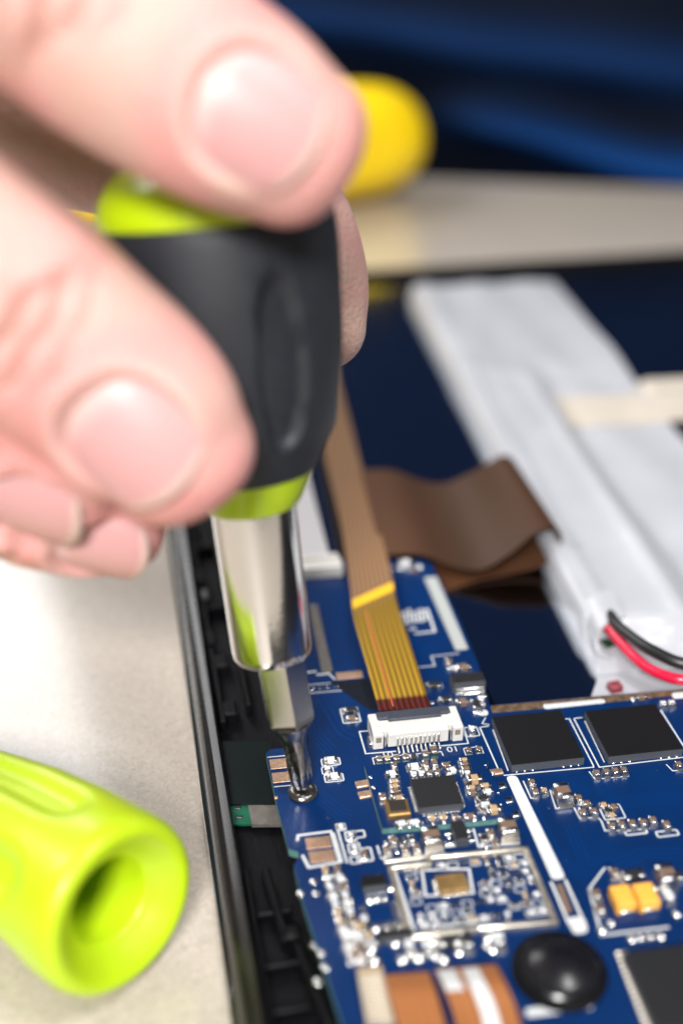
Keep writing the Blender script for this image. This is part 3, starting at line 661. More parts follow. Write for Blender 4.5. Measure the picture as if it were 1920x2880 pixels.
# around the memory chips
sk.line([(1348, 2046), (1400, 2163)], .16); sk.line([(1385, 2052), (1428, 2168)], .16); sk.line([(1348, 2046), (1374, 2042)], .14)
sk.line([(1588, 2022), (1600, 2022), (1667, 2153), (1668, 2158), (1415, 2181)], .16); sk.line([(1613, 2022), (1684, 2158), (1920, 2130)], .16); sk.line([(1613, 2021), (1637, 2018)], .14); sk.line([(1643, 2028), (1698, 2144)], .14)
sk.line([(1856, 1997), (1925, 2105)], .18); sk.line([(1365, 2018), (1355, 2035), (1376, 2038)], .12)
sk.line([(1655, 2170), (1672, 2192), (1766, 2183), (1762, 2168), (1744, 2158)], .14); sk.line([(1872, 2150), (1890, 2168), (1920, 2166)], .14)
sk.line([(1470, 2196), (1492, 2245), (1510, 2245)], .15); sk.line([(1545, 2222), (1562, 2274), (1606, 2270), (1612, 2260)], .15); sk.line([(1608, 2262), (1630, 2303), (1680, 2298), (1690, 2310), (1700, 2336), (1745, 2336)], .16)
sk.rect(1787, 2340, 2.2, .6, .18); sk.rect(1875, 2344, 2.2, .7, .18); sk.rect(1720, 2284, 2.2, 2.0, .14)
sk.line([(1068, 2410), (1095, 2428), (1180, 2418)], .2); sk.line([(1252, 2400), (1180, 2410)], .25); sk.line([(1250, 2382), (1310, 2376)], .2)
sk.line([(1330, 2330), (1345, 2382), (1458, 2372), (1450, 2330)], .2); sk.line([(1060, 2378), (1068, 2404)], .2)
# strip windows on the white bar, right side clusters
sk.line([(1548, 2480), (1600, 2600)], .28); sk.line([(1588, 2474), (1640, 2592)], .28)
sk.line([(1655, 2500), (1690, 2630), (1880, 2608)], .25); sk.line([(1700, 2440), (1655, 2500)], .2)
# upper arm
sk.line([(1150, 1835), (1168, 1878), (1222, 1872), (1212, 1846), (1290, 1838)], .14); sk.line([(1128, 1760), (1150, 1835)], .16)
sk.line([(862, 1927), (960, 1918), (966, 1942), (868, 1950)], .14, True); sk.line([(920, 1890), (942, 1912)], .2); sk.line([(860, 1892), (890, 1888)], .3); sk.line([(890, 1898), (922, 1895)], .3)
sk.line([(1165, 1782), (1222, 1776), (1200, 1712)], .3)
for k in range(7): sk.line([(1128 + k * 11, 1722 - (k % 3) * 5), (1132 + k * 11, 1745 + (k % 2) * 5)], .28)
sk.line([(1126, 1730), (1198, 1716)], .3); sk.line([(1134, 1755), (1205, 1742)], .25); sk.line([(1150, 1770), (1170, 1766)], .3)
sk.build()
mb = MB()
for k in range(4): mb.add(*cbox((*P(879 + k * 22, 1937 - k * 2)[:2], ZB + .01), (.55, .55, .1), 0, .03))
g = mb.build('test_pads', M_solder, board); g['kind'] = 'stuff'
for x, y in ((882, 2480), (889, 2513), (846, 2513), (905, 2680), (915, 2720), (895, 2760)): solder(x, y, .42, h=.15)
# white bar, edge copper and lozenges
def flat(name, pts_px, m_, z0=.006, th=.03, r=.4):
    return obj(name, *prism(rounded([P(x, y)[:2] for x, y in pts_px], r), ZB + z0, ZB + z0 + th), m_, board)
flat('white_bar', [(1421, 2184), (1451, 2181), (1590, 2470), (1552, 2476)], M_silk, r=.5)
flat('white_bar', [(1592, 2582), (1640, 2576), (1655, 2622), (1612, 2630)], M_silk, r=.6)
flat('dark_window', [(1562, 2488), (1580, 2486), (1608, 2565), (1590, 2570)], M_brown, r=.1)
flat('edge_copper', [(1378, 1986), (1650, 1962), (1920, 1940), (1920, 1954), (1650, 1982), (1384, 2006)], mat('tarnished_copper', (.23, .15, .09), .42, metal=.6, var=.5, vscale=1.2, bump=.3, bscale=2), r=.1)
flat('white_bar', [(1524, 1983), (1697, 1967), (1702, 1978), (1530, 1996)], M_silk, .045, r=.4); flat('white_bar', [(1886, 1951), (2000, 1940), (2004, 1956), (1892, 1967)], M_silk, .045, r=.4)
flat('white_spot', [(1340, 1998), (1368, 1996), (1374, 2012), (1346, 2014)], M_silk, r=.5)
flat('black_patch', [(925, 1918), (1085, 1905), (1100, 1985), (1040, 1998)], mat('black_patch', (.004, .006, .012), .35), r=.3)  # flat near-black patch on the board
lad = MB(); a0, a1, b0, b1 = P(1191, 1625), P(1282, 1830), P(1228, 1622), P(1318, 1826)
flat('white_strip', [(1191, 1625), (1226, 1622), (1316, 1826), (1280, 1830)], mat('pale_strip', (.26, .28, .27), .5), r=.2)
for k in range(22):
    t = (k + .5) / 22; lad.add(*strip([(a0 + (a1 - a0) * t)[:2] + V(.12, 0), (b0 + (b1 - b0) * t)[:2] - V(.12, 0)], .5, ZB + .045))
ld_ = rawmesh('strip_bars', lad.v, lad.f, mat('strip_print', (.42, .44, .43), .5)); g = link('strip_bars', ld_, board, (0, 0, 0)); g['kind'] = 'stuff'
# castellated copper lugs of the module
for x, y in ((1022, 2207), (1030, 2236)):
    q = P(x, y); o = obj('copper_lug', *cbox((q[0], q[1], ZB + .01), (1.7, 1.0, .25), TILT + .1, .08), M_pad, board, smooth=40)
    obj('solder_fillet', *cbox((q[0] + .8, q[1] + .2, ZB + .2), (.7, .8, .62), TILT, .25), M_solder, o, smooth=60)
for x, y in ((1405, 2212), (1424, 2252), (1443, 2292)):
    q = P(x, y); obj('solder_pad', *cbox((q[0], q[1], ZB + .01), (1.3, .9, .18), TILT, .07), M_solder, board, smooth=50)
for x, y in ((1364, 2158), (1385, 2180), (1400, 2236), (1408, 2268)): solder(x, y, .26, MZ - .3, .35)
q = P(1395, 2172); obj('solder_pad', *cbox((q[0], q[1], ZB + .01), (1.4, .9, .16), TILT, .06), M_pad, board, smooth=50)
# traces under the solder mask
mb = MB()
def trace(pts, n, gap, wd=.14):
    for k in range(n):
        off = (k - (n - 1) / 2) * gap; q = [P(x, y)[:2] for x, y in pts]; out = []
        for i, p in enumerate(q):
            d1 = nrm(q[i] - q[i - 1]) if i else nrm(q[1] - q[0]); d2 = nrm(q[i + 1] - q[i]) if i < len(q) - 1 else d1
            n1 = V(-d1[1], d1[0]); mm = nrm(n1 + V(-d2[1], d2[0])); out.append(p + mm * off / max(.5, mm @ n1))
        mb.add(*strip(out, wd, ZB + .006))
trace([(1690, 2195), (1700, 2230), (1740, 2255), (1920, 2240)], 6, .32); trace([(1560, 2165), (1590, 2200), (1660, 2230)], 4, .3)
trace([(1600, 2320), (1640, 2420), (1720, 2430)], 3, .5, .2); trace([(1490, 2270), (1560, 2400), (1650, 2470)], 4, .4, .16); trace([(1920, 2400), (1800, 2400), (1700, 2450)], 3, .6, .25)
trace([(870, 2000), (880, 2060), (930, 2110)], 4, .5, .2); trace([(900, 2240), (960, 2290), (990, 2300)], 4, .5, .2); trace([(820, 2290), (850, 2345)], 4, .5, .2); trace([(900, 1960), (960, 2060), (1000, 2080)], 2, .8, .3)
trace([(880, 1760), (930, 1860)], 3, .8, .3); trace([(1180, 1690), (1200, 1740)], 3, .5); trace([(1150, 1800), (1210, 1840)], 3, .6, .2)
tr = rawmesh('traces', mb.v, mb.f, M_trace)
for p in tr.polygons:
    if p.normal.z < 0: p.flip()
g = link('traces', tr, board, (0, 0, 0)); g['kind'] = 'stuff'
mb = MB()
for k in range(110):
    x, y = R.uniform(840, 1920), R.uniform(1960, 2640)
    if inside(x, y, outline_px): q = P(x, y); r_ = R.choice((.035, .05, .07)); mb.box((q[0], q[1], ZB + .01), (r_, r_ * R.uniform(1, 2), .03), R.uniform(0, 3), .01)
g = mb.build('vias', M_tin, board); g['kind'] = 'stuff'
# black domed part, large leaded chip, connector block at the near edge
bc = P(1572, 2735)
o = obj('domed_part', *lathe(V(bc[0], bc[1], ZB), (0, 0, 1), [(0, 3.5), (.8, 3.5), (1.0, 3.3), (1.02, 2.9), (1.15, 2.5), (1.5, 1.8), (1.75, .9), (1.8, .02)], 40), mat('glossy_black', (.006, .006, .008), .28, coat=.2, coat_r=.2), board, smooth=40)
obj('base', *lathe(V(bc[0], bc[1], ZB + .01), (0, 0, 1), [(0, 4.2), (.35, 4.2), (.5, 4.0), (.5, 3.5)], 40), M_blackp, o, smooth=40)
flat('grey_bar', [(1475, 2838), (1660, 2818), (1668, 2838), (1480, 2862)], M_silk, r=.3)
o, c, w_, d_ = chip('driver_chip', (1752, 2672), (2050, 2640), (1850, 2900), (2150, 2870), 1.5, M_epoxy2, .2)
for k in range(15):
    t = (k + .5) / 15; p = P(1742, 2676) * (1 - t) + P(1832, 2900) * t
    obj('lead', *cbox((p[0], p[1], ZB + .02), (1.1, .26, .3), TILT, .08), M_frame, o, smooth=40)
hdr = P(1010, 2790)
o = obj('ribbed_connector', *prism([P(x, y)[:2] for x, y in [(1003, 2742), (1072, 2735), (1110, 2890), (1030, 2890)]], ZB + .05, ZB + .9), mat('beige_plastic', (.35, .27, .18), .5), board)
for k in range(13):
    t = (k + .5) / 13; p, q = P(1005, 2745, 5.9) * (1 - t) + P(1034, 2888, 5.9) * t, P(1072, 2738, 5.9) * (1 - t) + P(1110, 2886, 5.9) * t
    obj('contact', *cbox((*((p + q) / 2)[:2], ZB + .9), (np.linalg.norm(q - p), .2, .12), TILT, .04), M_frame, o)
# white zif connector at the far end
o = obj('zif_connector', *cbox((*P(885, 1612)[:2], ZB + .02), (7.4, 2.6, 1.6), TILT, .12), M_conn, board, smooth=30)
obj('latch', *cbox((*P(885, 1598)[:2], ZB + 1.62), (6.4, 1.0, .35), TILT, .1), M_conn, o, smooth=30)

# ------------------------------------------------------------------ battery
bat = thing('battery_pack', 'white wrapped flat battery pack lying on the dark metal plate', 'battery', (60, 90, 2.3))
NL, FL, FR = P(1690, 1838, 6.1), P(1152, 798, 6.1), P(1568, 788, 6.1)
bv = nrm(FL - NL); bu = V(bv[1], -bv[0], 0); BL = np.linalg.norm(FL - NL); BW = (FR - FL) @ bu
def bat_z(u, v):
    e = min(u, 1.3); z = 2.9 + 3.2 * math.sqrt(max(0, 1 - (1 - e / 1.3) ** 2))
    e = min(BW - u, 1.2); z = min(z, 2.9 + 3.2 * math.sqrt(max(0, 1 - (1 - e / 1.2) ** 2)))
    e = min(v, BL - v, 1.5); z = min(z, 2.9 + 3.2 * math.sqrt(max(0, 1 - (1 - e / 1.5) ** 2)))
    nr = 1 / (1 + math.exp((v - 8.0 + .25 * u) / .5)) / (1 + math.exp((u - 15) / .8)); z = z * (1 - nr) + min(z, 3.2) * nr
    k = 1 / (1 + math.exp(-(u - 15.5 - .6 * math.sin(v * .09)) / .55)); far = 1 / (1 + math.exp(-(v - 88) / 3))
    z -= 1.5 * k * (1 - far) * (1 if z > 3.6 else .3)
    z += .8 * math.exp(-((u - 12.8) / 1.5) ** 2) * (1 - far) + .28 * math.exp(-((v - 94 + .6 * u) / 2.2) ** 2) + .35 * math.exp(-((u - 3.2 - .3 * math.sin(v * .15)) / 1.2) ** 2)
    z += (.16 * math.sin(u * .5 + v * .05) + .05 * math.sin(v * .22 + 2 * math.sin(u * .3)) + .22 * max(0, math.sin(u * .23 - v * .11 + 1.4 * math.sin(v * .05))) ** 6) * (1 if z > 3.4 else 0)
    return z
nu, nv = 90, 130; v = []; f = []
us = [BW * (.5 - .5 * math.cos(math.pi * i / nu)) * .35 + BW * i / nu * .65 for i in range(nu + 1)]; vs = [BL * j / nv for j in range(nv + 1)]
for vv in vs:
    for u in us: q = NL + bu * u + bv * vv; v.append((q[0], q[1], bat_z(u, vv)))
for j in range(nv):
    for i in range(nu): a = j * (nu + 1) + i; f.append([a, a + 1, a + nu + 2, a + nu + 1])
n = len(v); W = nu + 1; border = list(range(nu + 1)) + [j * W + nu for j in range(1, nv + 1)] + [nv * W + i for i in range(nu - 1, -1, -1)] + [j * W for j in range(nv - 1, 0, -1)]
for b_ in border: v.append((v[b_][0], v[b_][1], 2.32))
nb = len(border)
for i in range(nb): f.append([border[i], border[(i + 1) % nb], n + (i + 1) % nb, n + i])
f.append([n + i for i in range(nb)])
obj('cell', v, f, M_foil, bat, smooth=50)
TV0, TV1 = 66.0, 78.0
def bstrip(name, u0, u1, v0, v1, lift, m_, th=.12):
    k = 24; A = []; B = []
    for i in range(k + 1):
        u = u0 + (u1 - u0) * i / k
        za = bat_z(u, v0) if 0 <= u <= BW else 2.5; zb = bat_z(u, v1) if 0 <= u <= BW else 2.5
        a = NL + bu * u + bv * v0; b = NL + bu * u + bv * v1; A.append(V(a[0], a[1], max(za, 5.0 if u > BW else 0) + lift)); B.append(V(b[0], b[1], max(zb, 5.0 if u > BW else 0) + lift))
    v, f, uv = ribbon(A, B, th, 2, 4); obj(name, v, f, m_, bat, smooth=40)
bstrip('beige_tape', 15.5, 66, TV0, TV1, .16, M_tape); bstrip('white_tape', BW - 2, 70, TV1 + .5, TV1 + 6, .14, M_tape)
bstrip('white_tape', 2.0, 5.0, 25, 29, .2, M_foil)
bstrip('white_tape', 14, 40, -.2, 6.5, .3, M_white)
# curled end of the wrap, wires and the pale sheet below
pf = [((1758, 1736), 6.9), ((1718, 1746), 6.7), ((1688, 1772), 5.9), ((1677, 1810), 4.6), ((1690, 1842), 3.7), ((1730, 1851), 3.4), ((1775, 1849), 3.4)]
A = [P(*p, z) for p, z in pf]; B = [a + bv * 6 + V(0, 0, .1) for a in A]
v, f, uv = ribbon(A, B, .35, 6, 4); obj('wrap_fold', v, f, M_foil, bat, smooth=60)
def wire(name, pts, r, m_):
    obj(name, *tube(catmull([P(*p, z) for p, z in pts], 8), r, 14), m_, bat, smooth=180)
wire('red_wire', [((1690, 1735), 5.2), ((1716, 1773), 5.8), ((1761, 1826), 6.0), ((1817, 1876), 5.8), ((1873, 1902), 6.0), ((1930, 1912), 6.2), ((2060, 1905), 6.0)], .68, M_red)
wire('black_wire', [((1712, 1725), 6.2), ((1733, 1757), 7.0), ((1783, 1799), 7.6), ((1845, 1836), 7.8), ((1925, 1868), 7.6), ((2060, 1880), 7.0)], .74, M_black)
obj('solder_tab', *cbox((*P(1718, 1800, 4)[:2], 3.4), (2.6, 1.8, .5), .3, .1), mat('green_tab', (.01, .05, .02), .5), bat)
obj('pale_sheet', *prism([P(x, y, 2.6)[:2] for x, y in [(1690, 1880), (1960, 1850), (1990, 1965), (1660, 1962)]], 2.32, 2.55), M_foil, bat)  # flat pale sheet on the plate
obj('red_tab', *cbox((*P(1728, 1932, 3)[:2], 2.56), (1.6, 1.4, 1.0), .1, .2), mat('dark_red', (.20, .03, .04), .5), bat, smooth=40)

# ------------------------------------------------------------------ flexible cables
def cable(name, label, ea, eb, th, m_, per=8, across=8, bow=0.0):
    v, f, uv = ribbon(ea, eb, th, per, across, bow); v = np.array(v); c = (v.min(0) + v.max(0)) / 2; c[2] = v[:, 2].min()
    me = rawmesh(name, v - c, f, m_, 60, uv); fixnormals(me); o = link(name, me, None, c); tag(o, label, 'cable'); return o
am_l = [((1066, 2000), 6.55), ((1060, 1980), 6.7), ((1040, 1905), 7.3), ((1013, 1810), 7.7), ((992, 1725), 7.4), ((984, 1640), 6.5), ((960, 1480), 5.9), ((928, 1340), 5.6), ((895, 1200), 5.4), ((862, 1050), 5.0), ((830, 900), 4.0)]
am_r = [((1210, 1990), 6.55), ((1204, 1970), 6.7), ((1172, 1870), 7.3), ((1138, 1765), 7.7), ((1112, 1680), 7.4), ((1098, 1600), 6.5), ((1058, 1450), 5.9), ((1016, 1310), 5.6), ((982, 1180), 5.4), ((940, 1030), 5.0), ((904, 885), 4.0)]
amber = cable('flex_cable', 'narrow amber flexible flat cable plugged into the white connector', [P(*p, z) for p, z in am_l], [P(*p, z) for p, z in am_r], .14, M_amber)
# yellow band and the thin red line printed on it
def on_amber(u0, u1, t0, t1, name, m_, shift=0.0):
    A = catmull([P(*p, z) for p, z in am_l], 8); B = catmull([P(*p, z) for p, z in am_r], 8); n_ = len(A) - 1
    def at(u, t):
        i = min(int(t * n_), n_ - 1); k = t * n_ - i; a = A[i] * (1 - k) + A[i + 1] * k; b = B[i] * (1 - k) + B[i + 1] * k; return a * (1 - u) + b * u + V(0, 0, .16)
    K = 10; ea = [at(u0 + (u1 - u0) * i / K, t0 + shift * i / K) for i in range(K + 1)] if abs(u1 - u0) > .5 else [at(u0, t0 + (t1 - t0) * i / K) for i in range(K + 1)]
    eb = [at(u0 + (u1 - u0) * i / K, t1 + shift * i / K) for i in range(K + 1)] if abs(u1 - u0) > .5 else [at(u1, t0 + (t1 - t0) * i / K) for i in range(K + 1)]
    v, f, uv = ribbon(ea, eb, .03, 2, 2); obj(name, v, f, m_, amber, smooth=60)
on_amber(.01, .99, .412, .446, 'yellow_band', mat('yellow_band', (.80, .47, .02), .4), .012)
on_amber(.27, .30, .06, .39, 'red_line', mat('thin_red_line', (.42, .10, .04), .4))
# wide brown cable: goes right, rises, curls over and comes back underneath
bf = [((1075, 1560), 6.0), ((1180, 1560), 6.0), ((1270, 1592), 4.6), ((1350, 1602), 4.8), ((1430, 1560), 6.6), ((1492, 1508), 8.2), ((1538, 1484), 9.0), ((1568, 1490), 8.5), ((1578, 1520), 7.0), ((1566, 1558), 5.2), ((1520, 1592), 3.7), ((1440, 1612), 3.0), ((1350, 1630), 2.75), ((1250, 1665), 2.6)]
A = [P(*p, z) for p, z in bf]
back = [25] * len(A)
B = [a + V(2.2 - .1 * i, b_, .3 - (1.5 if 4 < i < 8 else .6 if i in (4, 8) else 0)) for i, (a, b_) in enumerate(zip(A, back))]
cable('flex_cable', 'wide brown flexible cable curling over beside the battery', A, B, .16, M_brownflex, 8, 6)
wr_l = [((822, 1600), 6.4), ((815, 1560), 6.2), ((790, 1450), 5.6), ((765, 1330), 5.0), ((735, 1180), 4.5), ((705, 1050), 3.5)]
wr_r = [((932, 1590), 6.4), ((922, 1550), 6.2), ((893, 1440), 5.6), ((862, 1320), 5.0), ((826, 1170), 4.5), ((790, 1040), 3.5)]
cable('ribbon_cable', 'white ribbon cable running away from the far white connector', [P(*p, z) for p, z in wr_l], [P(*p, z) for p, z in wr_r], .2, M_whiteflex)
nb_l = [((868, 1700), 5.25), ((885, 1790), 5.2), ((905, 1892), 5.08)]; nb_r = [((892, 1700), 5.25), ((912, 1790), 5.2), ((936, 1888), 5.08)]
cable('tape_strip', 'narrow brown strip stuck on the board behind the steel bit', [P(*p, z) for p, z in nb_l], [P(*p, z) for p, z in nb_r], .1, M_greyt)['category'] = 'tape'
A = [P(1082, 2745, 6.0), P(1092, 2790, 6.6), P(1110, 2850, 6.4), P(1135, 2960, 5.8)]; B = [P(1205, 2735, 6.0), P(1222, 2780, 6.6), P(1240, 2840, 6.4), P(1270, 2950, 5.8)]
cable('flex_cable', 'orange flexible cable at the near edge beside the ribbed connector', A, B, .14, M_orangeflex)
A = [P(1222, 2728, 6.2), P(1245, 2775, 7.0), P(1275, 2850, 6.6), P(1300, 2960, 6.0)]; B = [P(1395, 2715, 6.2), P(1420, 2765, 7.0), P(1452, 2840, 6.6), P(1480, 2950, 6.0)]
o = cable('flex_cable', 'orange flexible cable with white blotches at the near edge beside the black dome', A, B, .14, M_orangeflex)
for u0, u1, a_, b_ in ((.02, .3, .08, .42), (.42, .68, .05, .95)):
    ea = [x * (1 - u0) + y * u0 + V(0, 0, .14) for x, y in zip(catmull(A, 8), catmull(B, 8))]; eb = [x * (1 - u1) + y * u1 + V(0, 0, .14) for x, y in zip(catmull(A, 8), catmull(B, 8))]
    i0, i1 = int(a_ * 24), int(b_ * 24); v, f, uv = ribbon(ea[i0:i1 + 1], eb[i0:i1 + 1], .05, 1, 3); obj('white_patch', v, f, M_silk, o, smooth=60)

# ------------------------------------------------------------------ screwdriver and screw
T = P(852, 2232, ZB); T = V(T[0], T[1], ZB)
screw = thing('screw', 'small black screw in the board under the bit', 'screw', T)
obj('head', *lathe(T + V(0, 0, .02), (0, 0, 1), [(0, 1.5), (.25, 1.58), (.5, 1.46), (.66, 1.2), (.7, .95), (.45, .5), (.4, .02)], 28), M_screw, screw, smooth=40)
obj('thread', *lathe(T - V(0, 0, 2.2), (0, 0, 1), [(0, .5), (2.2, .6)], 14), M_screw, screw, smooth=40)
Q1 = D(767, 1840, 117.6); Q2 = D(607, 620, 103.4); HA = nrm(Q2 - Q1)
drv = thing('screwdriver', 'black and lime green stubby screwdriver held upright with steel bit', 'screwdriver', T)
TB = T + V(0, 0, .55); QB = D(783, 1830, 117.2); BA = nrm(QB - TB); bl_ = np.linalg.norm(QB - TB) + 2
camref = nrm(CAM - Q1)
hexr = 3.0
def hexprof(r):
    def fn(t, g, rr):
        k = math.cos(math.pi / 6) / math.cos(((g + HEXO) % (math.pi / 3)) - math.pi / 6); return rr * k
    return fn
HEXO = math.radians(22)
bit = obj('hex_bit', *lathe(TB, BA, [(7.9, 1.9), (8.15, 2.3), (8.6, 2.56), (9.0, 2.6), (bl_ - .5, 2.6)], 96, hexprof(1), camref), M_bit, drv, smooth=25)
def flute(t, g, r):
    k = max(0, min(1, (6.2 - t) / 3.5)); return r * (1 - .26 * k * (0.5 + 0.5 * math.cos(4 * (g + .5))) ** 2)
obj('cross_tip', *lathe(TB, BA, [(0, .45), (.35, .85), (.9, 1.05), (1.6, 1.22), (3.0, 1.26), (4.4, 1.22), (5.6, 1.28), (6.5, 1.45), (7.2, 1.75), (7.7, 2.05), (8.1, 2.2)], 64, flute, camref), M_tip, bit, smooth=50)
GS = lambda pr: [(t_, r_ * (1.01 + .0008 * t_)) for t_, r_ in pr]
obj('ferrule', *lathe(Q1, HA, [(.0, 3.0), (.0, 3.55), (.12, 3.8), (.45, 3.98), (1.0, 4.02), (16.9, 4.1)], 64, None, camref), M_chrome, drv, smooth=30)
obj('lime_collar', *lathe(Q1, HA, GS([(16.0, 4.05), (16.05, 4.35), (16.3, 4.55), (17.8, 5.35), (19.7, 6.3), (19.9, 5.6)]), 64, None, camref), M_lime, drv, smooth=35)
def grip(t, g, r):
    d = 0
    for k in range(6):
        g0 = GO + k * math.pi / 3; a = (g - g0 + math.pi) % (2 * math.pi) - math.pi
        x = a * r / 2.15; y = (t - 31.0) / 7.6; q = (abs(x) ** 2.4 + abs(y) ** 2.6) ** (1 / 2.5)
        if q < 1.25: s = max(0, min(1, (1.1 - q) / .24)); d = max(d, 1.0 * s * s * (3 - 2 * s))
    return r - d
cx_, cy_, _ = frame(HA, camref)
gdir = nrm(camref - HA * (camref @ HA)); rdir = RIGHT - HA * (RIGHT @ HA)
fd = nrm(gdir * math.cos(math.radians(25)) + nrm(rdir) * math.sin(math.radians(25)))
GO = math.atan2(fd @ cy_, fd @ cx_)
prof = [(19.5, 5.5), (19.55, 6.3), (21.0, 7.1), (22.7, 8.1), (24.4, 8.85), (28, 9.6), (31.2, 10.0), (36, 10.25), (41, 10.2), (43.0, 10.05), (43.3, 9.6)]
pp = [V(*p) for p in prof]; dense = catmull(pp[1:-1], 7); prof = [prof[0]] + [tuple(p) for p in dense] + [prof[-1]]
obj('rubber_grip', *lathe(Q1, HA, GS(prof), 160, grip, camref), M_rubber, drv, smooth=40)
cap_prof = [tuple(p) for p in catmull([V(43.0, 9.5), V(43.05, 9.95), V(44.3, 9.85), V(45.9, 9.2), V(47.4, 7.7), V(48.3, 5.2), V(48.7, 2.4), V(48.75, .05)], 5)]
obj('lime_cap', *lathe(Q1, HA, GS(cap_prof), 64, None, camref), M_lime, drv, smooth=60)

# ------------------------------------------------------------------ lime socket handle lying on the table (near left)
E_ = P(352, 2562, 10.0); ang = math.radians(-52); el_ = math.radians(8); AX = V(math.cos(ang) * math.cos(el_), math.sin(ang) * math.cos(el_), math.sin(el_))
lime = thing('nut_driver', 'lime green plastic driver with an open round socket end lying on the table', 'tool', (E_[0], E_[1], 0))
def lflute(t, g, r):
    d = 0
    if t < -3.2:
        for k in range(6):
            a = (g - math.radians(22) - k * math.pi / 3 + math.pi) % (2 * math.pi) - math.pi
            x = a * r / 2.5; y = max(0, (t + 9.0) / 4.2); q = (abs(x) ** 2.2 + y ** 2.2) ** (1 / 2.2)
            s = max(0, min(1, (1.15 - q) / .75)); d = max(d, 1.25 * s * s * (3 - 2 * s))
    return r - d
body = [(-52, .05), (-51.5, 1.4), (-50, 2.4), (-46, 3.4), (-42, 4.1), (-38, 4.7), (-28, 6.1), (-21, 7.1), (-15, 7.9), (-11, 8.15), (-9.5, 8.25), (-8, 8.3), (-6.5, 8.3), (-5, 8.3), (-4, 8.3), (-3, 8.3), (-1.4, 8.25), (-.5, 7.95), (-.1, 7.5), (0, 7.0), (-.3, 6.4), (-1.1, 5.4), (-1.9, 4.5), (-2.15, 4.15), (-2.6, 4.0), (-38, 3.8), (-38.1, .05)]
bodyd = []
for i in range(len(body) - 1):
    k = 8 if body[i][0] < -4 and i < 14 else 3
    for j in range(k): t = j / k; bodyd.append((body[i][0] * (1 - t) + body[i + 1][0] * t, body[i][1] * (1 - t) + body[i + 1][1] * t))
bodyd.append(body[-1]); first_in = next(i for i, p in enumerate(bodyd) if p[0] > -.05)
v, f = lathe(E_, AX, bodyd, 96, lambda t, g, r: lflute(t, g, r) if r > 5 and t < -3 else r, V(0, 0, 1))
obj('handle_body', v, f, M_lime2, lime, smooth=60)

# ------------------------------------------------------------------ yellow handle at the back
c0 = P(1130, 560, 0); yr = 17.0
ya, yb = V(*P(1125, 540, 0)), V(*P(560, 640, 0)); yd = nrm(V(ya[0] - yb[0], ya[1] - yb[1], 0)); YE = V(ya[0], ya[1], yr) 
yel = thing('yellow_tool', 'thick yellow plastic tool lying at the far side of the table', 'tool', (YE[0] - yd[0] * 45, YE[1] - yd[1] * 45, 0))
def yfl(t, g, r):
    k = max(0, min(1, (-t - 12) / 8)); return r * (1 - .07 * k * (.5 + .5 * math.cos(6 * g)))
yp = [tuple(p) for p in catmull([V(-110, .1), V(-109, 9), V(-106, 12.5), V(-96, 13), V(-80, 15.5), V(-55, yr), V(-26, yr), V(-10, 15.8), V(-2, 13.2), V(2, 9.5), V(3.2, 4), V(3.4, .1)], 6)]
obj('handle_body', *lathe(YE, yd, yp, 72, yfl), M_yellow, yel, smooth=60)

# ------------------------------------------------------------------ hand
TOC = lambda px, py: -nrm(ray(px, py))
def fingerdef(pts, dors):
    """pts: (px, py, depth, half width, half thickness); dors: dorsal direction as (right, up, towards camera) at first and last point"""
    pts = [(a, b, c + 4.3, rw * (c + 4.3) / c, rt * (c + 4.3) / c) for a, b, c, rw, rt in pts]
    C = [D(a, b, c) for a, b, c, _, _ in pts]; n_ = len(pts); out = []
    for i, (a, b, c, rw, rt) in enumerate(pts):
        k = i / (n_ - 1); d0 = V(*dors[0]) * (1 - k) + V(*dors[1]) * k
        out.append((C[i], rw, rt, nrm(RIGHT * d0[0] + UP * d0[1] + TOC(a, b) * d0[2])))
    return out
def finger_loft(fd_, per=7, n=32, blunt=.92):
    arr = [np.concatenate([c, [rw, rt], d]) for c, rw, rt, d in fd_]; path = catmull(arr, per); N = len(path); v = []; f = []
    rings = []
    def fr(i):
        t = nrm(path[min(i + 1, N - 1)][:3] - path[max(i - 1, 0)][:3]); d = path[i][5:]; d = nrm(d - t * (d @ t)); return t, d, np.cross(t, d)
    t0, d0, s0 = fr(0); c0, rw0, rt0 = path[0][:3], path[0][3], path[0][4]
    for k in range(8, 0, -1):                 # rounded fingertip
        g = k / 8 * math.pi / 2; rings.append((c0 - t0 * rt0 * blunt * math.sin(g), rw0 * math.cos(g) ** .8 + .02, rt0 * math.cos(g) ** .8 + .02, d0, s0))
    for i in range(N): t, d, s = fr(i); rings.append((path[i][:3], path[i][3], path[i][4], d, s))
    for c, rw, rt, d, s in rings:
        for k in range(n):
            g = 2 * math.pi * k / n; cs, sn = math.cos(g), math.sin(g); ex = .92
            v.append(c + s * rw * math.copysign(abs(cs) ** ex, cs) + d * rt * math.copysign(abs(sn) ** ex, sn))
    M_ = len(rings)
    for j in range(M_ - 1):
        for k in range(n): f.append([j * n + k, j * n + (k + 1) % n, (j + 1) * n + (k + 1) % n, (j + 1) * n + k])
    f.append(list(range(n))[::-1]); f.append([(M_ - 1) * n + k for k in range(n)])
    return v, f, path
INDEX = fingerdef([(835, 415, 84.5, 6.0, 5.0), (720, 345, 83.5, 7.0, 5.9), (560, 250, 82.5, 7.5, 6.5), (380, 130, 81.5, 7.8, 6.8), (190, -10, 80.5, 7.9, 7.2), (-60, -180, 79, 8.0, 7.4), (-420, -400, 77, 8.8, 8.2), (-720, -380, 80, 9.3, 9.0), (-1150, -250, 95, 9.6, 9.4), (-1560, -100, 108, 10.5, 10.5)], ((-.12, .10, 1), (-.2, .55, .8)))
